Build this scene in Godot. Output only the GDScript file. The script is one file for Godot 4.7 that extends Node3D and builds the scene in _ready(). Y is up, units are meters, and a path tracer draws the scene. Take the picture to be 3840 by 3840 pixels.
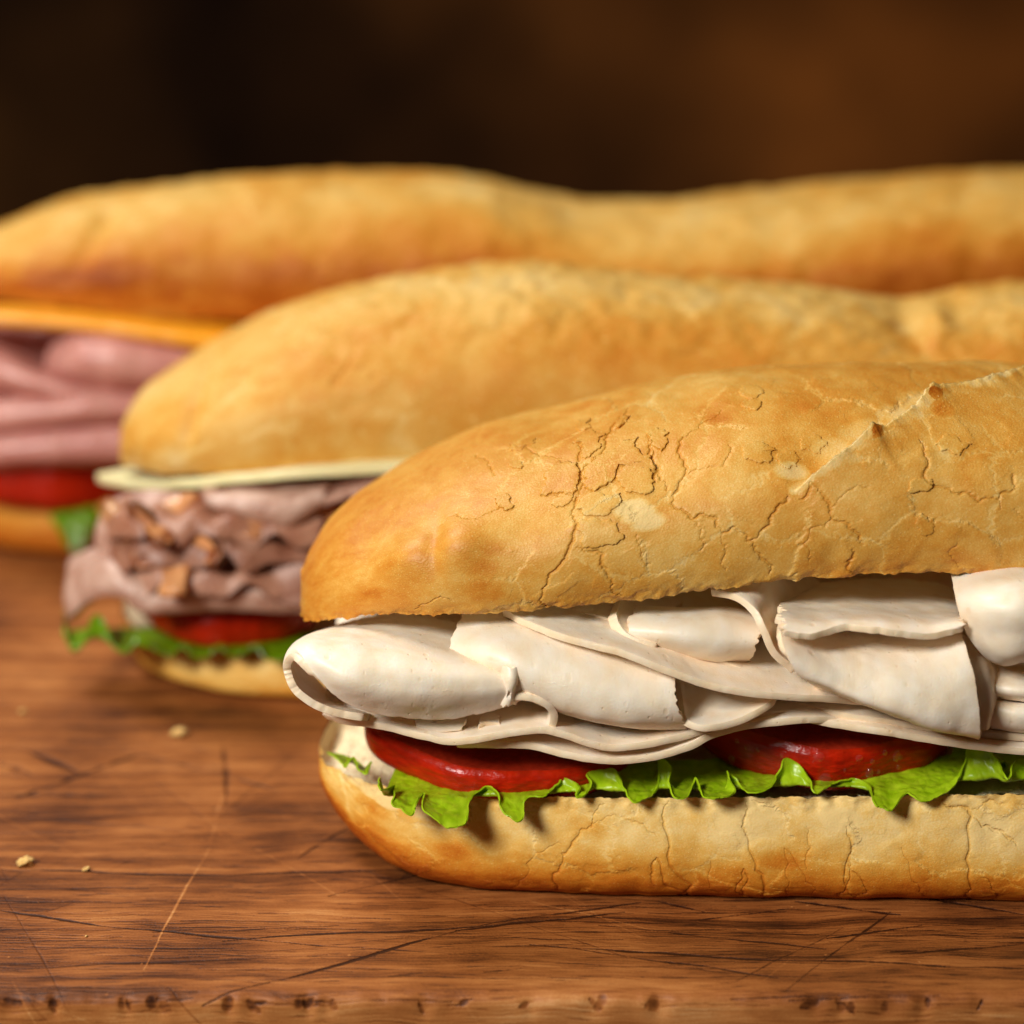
extends Node3D
# Three filled sandwiches on a scratched wooden board, close up. Millimetres in the builders, metres in the scene.

const MM := 0.001
const UNDER := 0.30        # how far the crust of a top half tucks under its widest line (radians)
var rng := RandomNumberGenerator.new()
var taken := {}
var mats := {}


func _ready() -> void:
	rng.seed = 11
	set_camera_and_light()
	make_materials()
	build_board()
	build_backdrop()
	build_front_sandwich()
	build_middle_sandwich()
	build_back_sandwich()
	build_crumbs()


func set_camera_and_light() -> void:
	var cam := Camera3D.new()
	cam.name = "camera"
	add_child(cam)
	cam.position = Vector3(0, 0.235, 0.45)
	cam.rotation_degrees = Vector3(-19, 0, 0)
	var lens := CameraAttributesPhysical.new()
	lens.frustum_focal_length = 59.63
	lens.frustum_focus_distance = 0.487
	lens.frustum_near = 0.02
	lens.frustum_far = 20.0
	lens.exposure_aperture = 4.7
	cam.attributes = lens
	cam.current = true
	var env := Environment.new()
	env.background_mode = Environment.BG_COLOR
	env.background_color = Color(0.13, 0.08, 0.045)
	env.background_energy_multiplier = 1.0
	env.tonemap_mode = Environment.TONE_MAPPER_LINEAR
	env.tonemap_exposure = 1.0
	env.sdfgi_enabled = true
	env.ssao_enabled = true
	env.ssil_enabled = true
	var world := WorldEnvironment.new()
	world.environment = env
	world.name = "world"
	add_child(world)
	lamp("key_softbox", Vector3(-0.40, 0.72, -0.34), Vector3(-0.02, 0.03, -0.06), Vector2(0.30, 0.30), Color(1.0, 0.985, 0.965), 0.50)
	lamp("fill_softbox", Vector3(-0.44, 0.54, 0.48), Vector3(0.0, 0.05, -0.03), Vector2(0.22, 0.22), Color(1.0, 0.98, 0.95), 0.83)
	var spot := SpotLight3D.new()
	spot.name = "backdrop_spot"
	add_child(spot)
	spot.position = Vector3(0.8, 0.25, -0.62)
	spot.look_at(Vector3(0.36, -0.02, -1.3))
	spot.light_color = Color(1.0, 0.72, 0.36)
	spot.light_energy = 1.0
	spot.spot_angle = 40
	spot.spot_angle_attenuation = 1.0
	spot.spot_range = 4
	spot.light_size = 0.1
	spot.shadow_enabled = true


func lamp(called: String, at: Vector3, aim: Vector3, size: Vector2, tint: Color, energy: float) -> void:
	var l := AreaLight3D.new()
	l.name = called
	add_child(l)
	l.position = at
	l.look_at(aim)
	l.area_size = size
	l.light_color = tint
	l.light_energy = energy
	l.shadow_enabled = true
	l.area_range = 6.0


# ---------------------------------------------------------------- naming

func numbered(called: String) -> String:
	var n: int = taken.get(called, -1) + 1
	taken[called] = n
	return called if n == 0 else "%s_%03d" % [called, n]


func tag(o: Node3D, label: String, category: String, group := "", kind := "") -> void:
	if label:
		o.set_meta("label", label)
	if category:
		o.set_meta("category", category)
	if group:
		o.set_meta("group", group)
	if kind:
		o.set_meta("kind", kind)


func thing(called: String, label: String, category: String, group := "", at := Vector3.ZERO) -> Node3D:
	var o := Node3D.new()
	o.name = numbered(called)
	add_child(o)
	o.position = at * MM
	tag(o, label, category, group)
	return o


func put(called: String, mesh: Mesh, mat: Material, parent: Node = null) -> MeshInstance3D:
	var o := MeshInstance3D.new()
	o.mesh = mesh
	o.material_override = mat
	if parent == null:
		o.name = numbered(called)
		add_child(o)
	else:
		o.name = called
		parent.add_child(o, true)
	return o


# ---------------------------------------------------------------- noise and textures

func noise(s: int, freq: float, octaves := 4, kind := FastNoiseLite.TYPE_SIMPLEX_SMOOTH) -> FastNoiseLite:
	var n := FastNoiseLite.new()
	n.seed = s
	n.noise_type = kind
	n.frequency = freq
	n.fractal_type = FastNoiseLite.FRACTAL_FBM if octaves > 1 else FastNoiseLite.FRACTAL_NONE
	n.fractal_octaves = octaves
	return n


func cells(s: int, freq: float, ret: int, warp: float, jitter := 1.0) -> FastNoiseLite:
	var n := FastNoiseLite.new()
	n.seed = s
	n.noise_type = FastNoiseLite.TYPE_CELLULAR
	n.frequency = freq
	n.fractal_type = FastNoiseLite.FRACTAL_NONE
	n.cellular_return_type = ret
	n.cellular_jitter = jitter
	n.domain_warp_enabled = true
	n.domain_warp_amplitude = warp
	n.domain_warp_frequency = freq * 1.6
	n.domain_warp_fractal_type = FastNoiseLite.DOMAIN_WARP_FRACTAL_PROGRESSIVE
	n.domain_warp_fractal_octaves = 4
	n.domain_warp_fractal_gain = 0.55
	return n


func bytes_of(n: FastNoiseLite, w: int, h: int, sw := 0, sh := 0) -> PackedByteArray:
	var im := n.get_image(sw if sw else w, sh if sh else h)
	if sw or sh:
		im.resize(w, h, Image.INTERPOLATE_CUBIC)
	im.convert(Image.FORMAT_L8)
	return im.get_data()


func tex(bytes: PackedByteArray, w: int, h: int) -> ImageTexture:
	return ImageTexture.create_from_image(Image.create_from_data(w, h, false, Image.FORMAT_RGB8, bytes))


func tex_height(v: PackedFloat32Array, w: int, h: int) -> ImageTexture:
	return ImageTexture.create_from_image(Image.create_from_data(w, h, false, Image.FORMAT_RF, v.to_byte_array()))


func smooth_tex(s: int, freq: float, octaves: int, lo: Color, hi: Color, size := 512) -> NoiseTexture2D:
	var t := NoiseTexture2D.new()
	t.width = size
	t.height = size
	t.seamless = true
	t.noise = noise(s, freq, octaves)
	var g := Gradient.new()
	g.set_color(0, lo)
	g.set_color(1, hi)
	t.color_ramp = g
	return t


func bump_tex(s: int, freq: float, octaves: int, size := 512) -> NoiseTexture2D:
	var t := NoiseTexture2D.new()
	t.width = size
	t.height = size
	t.seamless = true
	t.noise = noise(s, freq, octaves)
	return t


func mat(albedo: Color, rough: float, spec := 0.5) -> StandardMaterial3D:
	var m := StandardMaterial3D.new()
	m.albedo_color = albedo
	m.roughness = rough
	m.metallic_specular = spec
	return m


func meat_mat(lo: Color, hi: Color, rough: float, sss: float, per_metre: float, bump_mm: float, s: int) -> StandardMaterial3D:
	var m := mat(Color.WHITE, rough, 0.5)
	m.albedo_texture = smooth_tex(s, 0.012, 5, lo, hi)
	m.uv1_triplanar = true
	m.uv1_scale = Vector3.ONE * per_metre
	m.vertex_color_use_as_albedo = true
	m.heightmap_enabled = true
	m.heightmap_texture = bump_tex(s + 1, 0.045, 4)
	m.heightmap_scale = bump_mm * 0.1
	if sss > 0:
		m.subsurf_scatter_enabled = true
		m.subsurf_scatter_strength = sss
	return m


func make_materials() -> void:
	mats.turkey = meat_mat(Color8(236, 212, 180), Color8(246, 228, 204), 0.44, 0.12, 22.0, 0.07, 21)
	mats.turkey.albedo_texture = null
	turkey_maps(mats.turkey)
	mats.beef = meat_mat(Color8(146, 98, 76), Color8(226, 196, 180), 0.45, 0.08, 18.0, 0.3, 31)
	mats.ham = meat_mat(Color8(196, 128, 118), Color8(222, 164, 150), 0.36, 0.10, 14.0, 0.3, 41)
	mats.provolone = meat_mat(Color8(236, 222, 160), Color8(244, 234, 184), 0.4, 0.10, 14.0, 0.1, 51)
	mats.cheddar = meat_mat(Color8(238, 150, 20), Color8(246, 166, 34), 0.4, 0.10, 14.0, 0.1, 53)
	mats.crumb = meat_mat(Color8(232, 206, 156), Color8(248, 232, 196), 0.85, 0.08, 40.0, 0.5, 61)
	mats.crumb.vertex_color_use_as_albedo = false
	mats.skin = mat(Color8(208, 38, 8), 0.26, 0.4)
	mats.skin.albedo_texture = smooth_tex(71, 0.02, 4, Color8(160, 170, 160), Color8(255, 255, 255))
	mats.skin.uv1_triplanar = true
	mats.skin.uv1_scale = Vector3(22, 60, 22)
	mats.skin.heightmap_enabled = true
	mats.skin.heightmap_texture = bump_tex(72, 0.03, 4)
	mats.skin.heightmap_scale = 0.02
	mats.skin.subsurf_scatter_enabled = true
	mats.skin.subsurf_scatter_strength = 0.10
	mats.flesh = mat(Color8(176, 48, 26), 0.3, 0.4)
	mats.flesh.albedo_texture = smooth_tex(73, 0.03, 4, Color8(190, 180, 170), Color8(255, 255, 250))
	mats.flesh.uv1_triplanar = true
	mats.flesh.uv1_scale = Vector3.ONE * 30
	mats.flesh.heightmap_enabled = true
	mats.flesh.heightmap_texture = bump_tex(74, 0.05, 4)
	mats.flesh.heightmap_scale = 0.005
	mats.leaf = mat(Color.WHITE, 0.34, 0.5)
	mats.leaf.albedo_texture = smooth_tex(81, 0.02, 5, Color8(146, 190, 6), Color8(196, 224, 46))
	mats.leaf.uv1_triplanar = true
	mats.leaf.uv1_scale = Vector3.ONE * 30
	mats.leaf.vertex_color_use_as_albedo = true
	mats.leaf.backlight_enabled = true
	mats.leaf.backlight = Color(0.5, 0.6, 0.1)
	mats.leaf.heightmap_enabled = true
	var veins := NoiseTexture2D.new()
	veins.width = 512
	veins.height = 512
	veins.seamless = true
	veins.noise = cells(83, 0.03, FastNoiseLite.RETURN_DISTANCE2_SUB, 12.0)
	mats.leaf.heightmap_texture = veins
	mats.leaf.heightmap_scale = 0.02
	mats.dark_shaded_leaf = mats.leaf.duplicate()
	mats.dark_shaded_leaf.albedo_color = Color(0.66, 0.74, 0.6)  # darker green copy, with the shade under the back tomato painted in
	mats.toasted = mats.crumb.duplicate()
	mats.toasted.albedo_color = Color(0.95, 0.83, 0.62)
	mats.water = mat(Color(1, 1, 1, 0.015), 0.03, 0.6)
	mats.water.transparency = BaseMaterial3D.TRANSPARENCY_ALPHA
	mats.mushroom = meat_mat(Color8(186, 122, 78), Color8(236, 182, 132), 0.22, 0.05, 24.0, 0.25, 91)


# pale meat with faint fibres and scattered air pockets; one tile repeats every 45 mm
func turkey_maps(m: StandardMaterial3D) -> void:
	var w := 768
	var soft := noise(21, 0.010, 5).get_seamless_image(w, w)
	soft.convert(Image.FORMAT_L8)
	var fine := noise(22, 0.09, 3).get_seamless_image(w, w)
	fine.convert(Image.FORMAT_L8)
	var a := soft.get_data()
	var b := fine.get_data()
	var pore := PackedFloat32Array()
	pore.resize(w * w)
	var r2 := RandomNumberGenerator.new()
	r2.seed = 4
	for k in 74:
		var big := r2.randf() < 0.22
		var r := r2.randf_range(6, 11) if big else r2.randf_range(2.0, 5.0)
		stamp(pore, w, w, r2.randf_range(12, w - 12), r2.randf_range(12, w - 12), r, r * r2.randf_range(0.7, 1.4), r2.randf_range(0.3, 1.0), 0.5)
	for k in 26:
		var q := Vector2(r2.randf_range(20, w - 60), r2.randf_range(20, w - 20))
		for i in 22:
			stamp(pore, w, w, q.x + i * 1.3, q.y + sin(i * 0.4 + k) * 2.0, 1.6, 1.3, -0.5, 0.5)
	var ramp := lut([Color8(241, 208, 170), Color8(249, 225, 195), Color8(252, 233, 209), Color8(253, 240, 224)])
	var rgb := PackedByteArray()
	rgb.resize(w * w * 3)
	var height := PackedFloat32Array()
	height.resize(w * w)
	for k in w * w:
		var n := b[k] / 255.0 - 0.5
		var q := clampi(int((0.55 + (a[k] / 255.0 - 0.5) * 0.9 + n * 0.16 - pore[k] * 0.55) * 255.0), 0, 255) * 3
		rgb[k * 3] = ramp[q]
		rgb[k * 3 + 1] = ramp[q + 1]
		rgb[k * 3 + 2] = ramp[q + 2]
		height[k] = 0.5 + n * 0.14 + (a[k] / 255.0 - 0.5) * 0.2 - pore[k] * 0.45
	m.albedo_texture = tex(rgb, w, w)
	m.heightmap_texture = tex_height(height, w, w)
	m.heightmap_scale = 0.026


# ---------------------------------------------------------------- curves and meshes

func catmull(a: Vector3, b: Vector3, c: Vector3, d: Vector3, t: float) -> Vector3:
	return b.cubic_interpolate(c, a, d, t)


func along(points: Array, t: float) -> Vector3:      # t runs over the indices of points
	var n := points.size()
	var i := clampi(int(t), 0, n - 2)
	var f := t - i
	var a: Vector3 = points[i - 1] if i > 0 else points[0] * 2.0 - points[1]
	var d: Vector3 = points[i + 2] if i + 2 < n else points[n - 1] * 2.0 - points[n - 2]
	return catmull(a, points[i], points[i + 1], d, f)


func normals_of(v: PackedVector3Array, idx: PackedInt32Array) -> PackedVector3Array:
	var nn := PackedVector3Array()
	nn.resize(v.size())
	for k in range(0, idx.size(), 3):
		var a := idx[k]
		var b := idx[k + 1]
		var c := idx[k + 2]
		var n := (v[c] - v[a]).cross(v[b] - v[a])
		nn[a] += n
		nn[b] += n
		nn[c] += n
	for k in nn.size():
		nn[k] = nn[k].normalized()
	return nn


func make_mesh(v: PackedVector3Array, idx: PackedInt32Array, uv = null, col = null, given = null) -> ArrayMesh:
	var a := []
	a.resize(Mesh.ARRAY_MAX)
	a[Mesh.ARRAY_VERTEX] = v
	a[Mesh.ARRAY_NORMAL] = given if given != null else normals_of(v, idx)
	if uv != null:
		a[Mesh.ARRAY_TEX_UV] = uv
	if col != null:
		a[Mesh.ARRAY_COLOR] = col
	a[Mesh.ARRAY_INDEX] = idx
	var m := ArrayMesh.new()
	m.add_surface_from_arrays(Mesh.PRIMITIVE_TRIANGLES, a)
	return m


func grid_index(nu: int, nv: int, flip := false, close_v := false) -> PackedInt32Array:   # vertex (i, j) is i * nv + j
	var idx := PackedInt32Array()
	var last := nv if close_v else nv - 1
	idx.resize((nu - 1) * last * 6)
	var k := 0
	for i in nu - 1:
		for j in last:
			var a := i * nv + j
			var b := i * nv + (j + 1) % nv
			var c := (i + 1) * nv + j
			var d := (i + 1) * nv + (j + 1) % nv
			if flip:
				idx[k] = a; idx[k + 1] = b; idx[k + 2] = d; idx[k + 3] = a; idx[k + 4] = d; idx[k + 5] = c
			else:
				idx[k] = a; idx[k + 1] = d; idx[k + 2] = b; idx[k + 3] = a; idx[k + 4] = c; idx[k + 5] = d
			k += 6
	return idx


# A slice of something: rows of control points (mm) make a smooth sheet, which gets a thickness, rounded cut edges and, where wanted, a ragged outline.
func sheet_mesh(rows: Array, thick: float, face: Color, rim: Color, ragged := 0.0, step := 1.1, wave := 0.35, s := 1) -> ArrayMesh:
	var nr := rows.size()
	var ncol: int = rows[0].size()
	var len_u := 0.0
	var len_v := 0.0
	for i in ncol - 1:
		len_u = maxf(len_u, 0.0) + (rows[nr / 2][i + 1] - rows[nr / 2][i]).length()
	for j in nr - 1:
		len_v += (rows[j + 1][ncol / 2] - rows[j][ncol / 2]).length()
	var nu := clampi(int(len_u / step), 8, 170)
	var nv := clampi(int(len_v / step), 8, 120)
	var jag := noise(s * 7 + 3, 0.35, 4)
	var lump := noise(s * 5 + 1, 0.07, 3)
	var fine := noise(s * 3 + 2, 0.16, 2)
	var mid := PackedVector3Array()
	mid.resize((nu + 1) * (nv + 1))
	for i in nu + 1:
		var fu := float(i) / nu
		for j in nv + 1:
			var fv := float(j) / nv
			var eu := fu
			var ev := fv
			if ragged > 0:
				var wl := pow(1.0 - fu, 6.0)
				var wr := pow(fu, 6.0)
				var wb := pow(1.0 - fv, 8.0)
				var wt := pow(fv, 8.0)
				eu += (jag.get_noise_2d(fv * len_v, 3.0) * 0.5 + 0.35) * ragged / len_u * wl - (jag.get_noise_2d(fv * len_v, 50.0) * 0.5 + 0.35) * ragged / len_u * wr
				ev += (jag.get_noise_2d(fu * len_u, 90.0)) * 0.45 * ragged / len_v * wb - (jag.get_noise_2d(fu * len_u, 140.0)) * 0.45 * ragged / len_v * wt
			var tu := clampf(eu, 0, 1) * (ncol - 1)
			var tv := clampf(ev, 0, 1) * (nr - 1)
			var ju := clampi(int(tu), 0, ncol - 2)
			var col := []
			for r in nr:
				col.append(along(rows[r], tu))
			var p := along(col, tv)
			mid[i * (nv + 1) + j] = p
	var nn := normals_of(mid, grid_index(nu + 1, nv + 1))
	for k in mid.size():
		var p := mid[k]
		mid[k] = p + nn[k] * (lump.get_noise_3d(p.x, p.y, p.z) * wave + fine.get_noise_3d(p.x, p.y, p.z) * wave * 0.35)
	nn = normals_of(mid, grid_index(nu + 1, nv + 1))
	# front face, rounded rim, back face as one closed skin: every ring across v is  edge -> top -> edge -> bottom
	var v := PackedVector3Array()
	var c := PackedColorArray()
	var idx := PackedInt32Array()
	var h := thick * 0.5
	var W := nv + 1
	var top0 := 0
	for side in [1.0, -1.0]:
		for i in nu + 1:
			for j in W:
				var k := i * W + j
				var e := minf(minf(i, nu - i), minf(j, nv - j))
				var shrink := 1.0 if e >= 1 else 0.95
				v.append((mid[k] + nn[k] * h * side * shrink) * MM)
				c.append(face if e >= 1 else face.lerp(rim, 0.6))
	idx.append_array(grid_index(nu + 1, W))
	var second := grid_index(nu + 1, W, true)
	var off := (nu + 1) * W
	for q in second.size():
		second[q] += off
	idx.append_array(second)
	# the cut edge all round
	var loop := PackedInt32Array()
	for i in nu:
		loop.append(i * W)
	for j in nv:
		loop.append(nu * W + j)
	for i in nu:
		loop.append((nu - i) * W + nv)
	for j in nv:
		loop.append(nv - j)
	var n := loop.size()
	var ring := v.size()
	var levels := [0.95, 0.5, 0.0, -0.5, -0.95]
	var outs := [0.0, 0.07, 0.09, 0.07, 0.0]
	for q in n:
		var k := loop[q]
		var i := k / W
		var j := k % W
		var inner := clampi(i, 1, nu - 1) * W + clampi(j, 1, nv - 1)
		var out := (mid[k] - mid[inner])
		out = (out - nn[k] * out.dot(nn[k])).normalized()
		for l in 5:
			v.append((mid[k] + nn[k] * h * levels[l] + out * thick * outs[l]) * MM)
			c.append(rim)
	for q in n:
		for l in 4:
			var a := ring + q * 5 + l
			var b := ring + ((q + 1) % n) * 5 + l
			idx.append_array(PackedInt32Array([a, b + 1, b, a, a + 1, b + 1]))
	return make_mesh(v, idx, null, c)


func slice(called: String, label: String, category: String, group: String, rows: Array, thick: float, m: Material, face: Color, rim: Color, ragged := 0.0, step := 1.1, wave := 0.35) -> MeshInstance3D:
	var o := put(called, sheet_mesh(rows, thick, face, rim, ragged, step, wave, hash(label) % 1000), m)
	tag(o, label, category, group)
	return o


func shelf(edge: Array, offs: Array) -> Array:         # a sheet seen on its cut edge: the edge, then the same curve set back and up
	var rows := [edge]
	for o in offs:
		var r := []
		for p in edge:
			r.append(p + Vector3(o[2] if o.size() > 2 else 0.0, o[1], o[0]))
		rows.append(r)
	return rows


# ---------------------------------------------------------------- bread

# A loaf half: stations of x, z of the spine, half width, and for a top half the height of the rim and the rise, for a bottom half rim and lowest point.
class Loaf:
	var st: Array
	var top: bool
	var n := 240
	var xs := PackedFloat32Array()
	var us := PackedFloat32Array()
	var vals := []
	var length := 0.0
	var vlen := 110.0
	var power := 2.2

	func _init(stations: Array, is_top: bool) -> void:
		st = stations
		top = is_top
		for i in n + 1:
			var t := float(i) / n
			vals.append(at(t))
		us.append(0.0)
		xs.append(vals[0][0])
		for i in n:
			var a: Array = vals[i]
			var b: Array = vals[i + 1]
			length += Vector3(b[0] - a[0], b[2] - a[2], 0.0).length()
			us.append(length)
			xs.append(b[0])
		for i in n + 1:
			us[i] /= length

	func at(t: float) -> Array:
		var f := t * (st.size() - 1)
		var i := clampi(int(f), 0, st.size() - 2)
		f -= i
		var out := []
		for k in 5:
			var b: float = st[i][k]
			var c: float = st[i + 1][k]
			var a: float = st[i - 1][k] if i > 0 else 2.0 * b - c
			var d: float = st[i + 2][k] if i + 2 < st.size() else 2.0 * c - b
			out.append(cubic_interpolate(b, c, a, d, f))
		out[2] = maxf(out[2], 0.02)
		return out

	func u_of_x(x: float) -> float:
		var k := xs.bsearch(x)
		if k <= 0:
			return 0.0
		if k > n:
			return 1.0
		return lerpf(us[k - 1], us[k], (x - xs[k - 1]) / maxf(xs[k] - xs[k - 1], 1e-4))

	func point(s: Array, v: float) -> Vector3:      # v 0 front rim .. 1 back rim
		if top:
			var ph := lerpf(-UNDER, PI + UNDER, v)
			var e := 2.0 / power
			var c := cos(ph)
			var q := sin(ph)
			var lo := -pow(sin(UNDER), e)
			return Vector3(s[0], s[3] + s[4] * (signf(q) * pow(absf(q), e) - lo) / (1.0 - lo), s[1] + s[2] * signf(c) * pow(absf(c), e))
		var f := v * 2.0 if v < 0.5 else 2.0 - v * 2.0
		var k := f * 8.0
		var i := clampi(int(k), 0, 7)
		k -= i
		var a: Vector2 = SIDE[maxi(i - 1, 0)]
		var b: Vector2 = SIDE[i]
		var c2: Vector2 = SIDE[i + 1]
		var d: Vector2 = SIDE[mini(i + 2, 8)]
		var p := b.cubic_interpolate(c2, a, d, k)
		var z: float = s[2] + p.x * s[2] / 38.0
		return Vector3(s[0], s[4] + (s[3] - s[4]) * p.y, s[1] + (z if v < 0.5 else -z))

const SIDE := [Vector2(-1.5, 1.0), Vector2(0.2, 0.78), Vector2(1.4, 0.55), Vector2(2.0, 0.34), Vector2(1.8, 0.17), Vector2(0.3, 0.05), Vector2(-3.0, 0.0), Vector2(-20.0, 0.0), Vector2(-38.0, 0.0)]


func stamp(arr: PackedFloat32Array, w: int, h: int, cx: float, cy: float, rx: float, ry: float, val: float, soft := 1.0) -> void:
	for y in range(maxi(0, int(cy - ry)), mini(h, int(cy + ry) + 2)):
		for x in range(maxi(0, int(cx - rx)), mini(w, int(cx + rx) + 2)):
			var dx := (x - cx) / rx
			var dy := (y - cy) / ry
			var d := dx * dx + dy * dy
			if d < 1.0:
				var q := val * pow(1.0 - d, soft)
				var k := y * w + x
				if absf(q) > absf(arr[k]):
					arr[k] = q


# marks along a line on the crust: points are (x mm, angle degrees) for a top half or (x mm, v) for a bottom half
func wander(points: Array, rough: float) -> Array:
	var pts := points.duplicate()
	for k in 4:
		var next := []
		for i in pts.size() - 1:
			var a: Vector2 = pts[i]
			var b: Vector2 = pts[i + 1]
			var n := (b - a).orthogonal()
			next.append(a)
			next.append((a + b) * 0.5 + n * rng.randf_range(-rough, rough))
		next.append(pts[pts.size() - 1])
		pts = next
	return pts


func crack(arr: PackedFloat32Array, w: int, h: int, loaf: Loaf, points: Array, width: float, val := 1.0, rough := 0.22, soft := 1.0, taper := true) -> void:
	var ppx := w / loaf.length
	var ppy := h / loaf.vlen
	var pts := []
	for p in points:
		pts.append(Vector2(loaf.u_of_x(p.x) * loaf.length, p.y * loaf.vlen))
	pts = wander(pts, rough)
	var n := pts.size() - 1
	var wide := 1.0
	for i in n:
		var a: Vector2 = pts[i]
		var b: Vector2 = pts[i + 1]
		var steps := maxi(1, int((b - a).length() * 8.0))
		wide = clampf(wide + rng.randf_range(-0.16, 0.16), 0.55, 1.35)
		for k in steps:
			var q := a.lerp(b, float(k) / steps)
			var along_all := (i + float(k) / steps) / n
			var r := width * wide * (sqrt(maxf(0.05, sin(PI * clampf(along_all, 0.02, 0.98)))) if taper else 1.0)
			stamp(arr, w, h, q.x * ppx, q.y * ppy, maxf(r * ppx, 1.2), maxf(r * ppy, 1.2), val, soft)


func lut(stops: Array) -> PackedByteArray:
	var out := PackedByteArray()
	out.resize(768)
	for i in 256:
		var t := i / 255.0 * (stops.size() - 1)
		var k := clampi(int(t), 0, stops.size() - 2)
		var c: Color = stops[k].lerp(stops[k + 1], t - k)
		out[i * 3] = c.r8
		out[i * 3 + 1] = c.g8
		out[i * 3 + 2] = c.b8
	return out


# Crust colour and relief. crk: cracks 0..1, tint: + pale, - brown. Returns the two textures; also keeps the relief for the mesh.
func crust_maps(loaf: Loaf, w: int, h: int, s: int, crk: PackedFloat32Array, tint: PackedFloat32Array, bake_u: Callable, bake_v: Callable, flaky: Callable, big := 0.0062) -> Dictionary:
	var n1 := bytes_of(noise(s, 0.006, 5), w, h)
	var n2 := bytes_of(noise(s + 1, 0.17, 3), w, h)
	var n3 := bytes_of(noise(s + 2, 0.0045, 3), w, h)
	var cv := bytes_of(cells(s + 3, big, FastNoiseLite.RETURN_CELL_VALUE, 70.0), w, h)
	var cd := bytes_of(cells(s + 3, big, FastNoiseLite.RETURN_DISTANCE2_SUB, 70.0), w, h)
	var sv := bytes_of(cells(s + 4, big * 2.3, FastNoiseLite.RETURN_CELL_VALUE, 34.0), w, h)
	var n4 := bytes_of(noise(s + 5, 0.028, 4), w, h)
	var ramp := lut([Color8(240, 208, 140), Color8(231, 186, 100), Color8(220, 160, 66), Color8(207, 133, 40), Color8(188, 104, 22), Color8(154, 72, 12)])
	var ub := PackedFloat32Array()
	var fu := PackedFloat32Array()
	for x in w:
		ub.append(bake_u.call(float(x) / w))
		fu.append(flaky.call(float(x) / w))
	var rgb := PackedByteArray()
	rgb.resize(w * h * 3)
	var height := PackedFloat32Array()
	height.resize(w * h)
	var relief := PackedFloat32Array()
	relief.resize(w * h)
	var k := 0
	for y in h:
		var vb: float = bake_v.call(float(y) / h)
		for x in w:
			var fl: float = clampf((n3[k] - 92) / 40.0, 0.0, 1.0) * fu[x]
			var cell := (cv[k] - 128) / 255.0 * fl + (sv[k] - 128) / 255.0 * 0.45 * fl
			var c := crk[k]
			var t := tint[k]
			var n := n2[k] / 255.0 - 0.5
			var m := n4[k] / 255.0 - 0.5
			var bake := 0.38 + (n1[k] / 255.0 - 0.5) * 0.30 + ub[x] + vb + n * 0.34 + m * 0.15 - t * 0.5 + cell * 0.10
			var rimline := 0.0
			if cd[k] < 14 and fl > 0.15:
				rimline = (14 - cd[k]) / 14.0 * fl
				bake -= 0.22 * rimline
			if n > 0.21:
				bake -= (n - 0.21) * 4.5
			if c > 0.0:
				bake += c * 0.12
			var q := clampi(int(bake * 255.0), 0, 255) * 3
			rgb[k * 3] = ramp[q]
			rgb[k * 3 + 1] = ramp[q + 1]
			rgb[k * 3 + 2] = ramp[q + 2]
			var r := cell * 0.24 - c * 0.34 - rimline * 0.05
			relief[k] = r
			height[k] = 0.6 + r * 0.5 + n * 0.055 + m * 0.05
			k += 1
	return {"albedo": tex(rgb, w, h), "height": tex_height(height, w, h), "relief": relief, "w": w, "h": h}


func crust_mat(maps: Dictionary, rough: float, spec: float) -> StandardMaterial3D:
	var m := mat(Color.WHITE, rough, spec)
	m.albedo_texture = maps.albedo
	m.heightmap_enabled = true
	m.heightmap_texture = maps.height
	m.heightmap_scale = 0.1
	m.texture_repeat = false
	m.vertex_color_use_as_albedo = true
	m.subsurf_scatter_enabled = true
	m.subsurf_scatter_strength = 0.06
	return m


func loaf_point(loaf: Loaf, t: float, v: float) -> Vector3:
	return loaf.point(loaf.at(t), v)


# crust mesh; shape.call(x, v, p) gives the larger swellings in mm along the surface normal
func crust_mesh(loaf: Loaf, maps: Dictionary, nu: int, nv: int, lumps: FastNoiseLite, lump: float, shape: Callable, relief_gain := 1.0) -> ArrayMesh:
	var v := PackedVector3Array()
	var uv := PackedVector2Array()
	v.resize((nu + 1) * (nv + 1))
	uv.resize(v.size())
	for i in nu + 1:
		var t := float(i) / nu
		var s := loaf.at(t)
		var u := loaf.u_of_x(s[0])
		for j in nv + 1:
			var q := float(j) / nv
			if not loaf.top:      # finer where the side is seen, coarse underneath
				q = 0.5 * pow(q * 2.0, 1.25) if q < 0.5 else 1.0 - 0.5 * pow(2.0 - q * 2.0, 1.25)
			v[i * (nv + 1) + j] = loaf.point(s, q)
			uv[i * (nv + 1) + j] = Vector2(u, q)
	var idx := grid_index(nu + 1, nv + 1, loaf.top)
	var nn := normals_of(v, idx)
	var w: int = maps.w
	var h: int = maps.h
	var relief: PackedFloat32Array = maps.relief
	for k in v.size():
		var p := v[k]
		var x := clampi(int(uv[k].x * w), 0, w - 1)
		var y := clampi(int(uv[k].y * h), 0, h - 1)
		var d := lumps.get_noise_3d(p.x, p.y, p.z) * lump + relief[y * w + x] * relief_gain
		d += shape.call(p.x, uv[k].y, p)
		v[k] = p + nn[k] * d
		if uv[k].y < 0.04:
			v[k].y += lumps.get_noise_3d(p.x * 9.0, 3.0, p.z * 9.0) * 0.5 * (1.0 - uv[k].y / 0.04)
	for k in v.size():
		v[k] = v[k] * MM
	return make_mesh(v, idx, uv)


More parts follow.
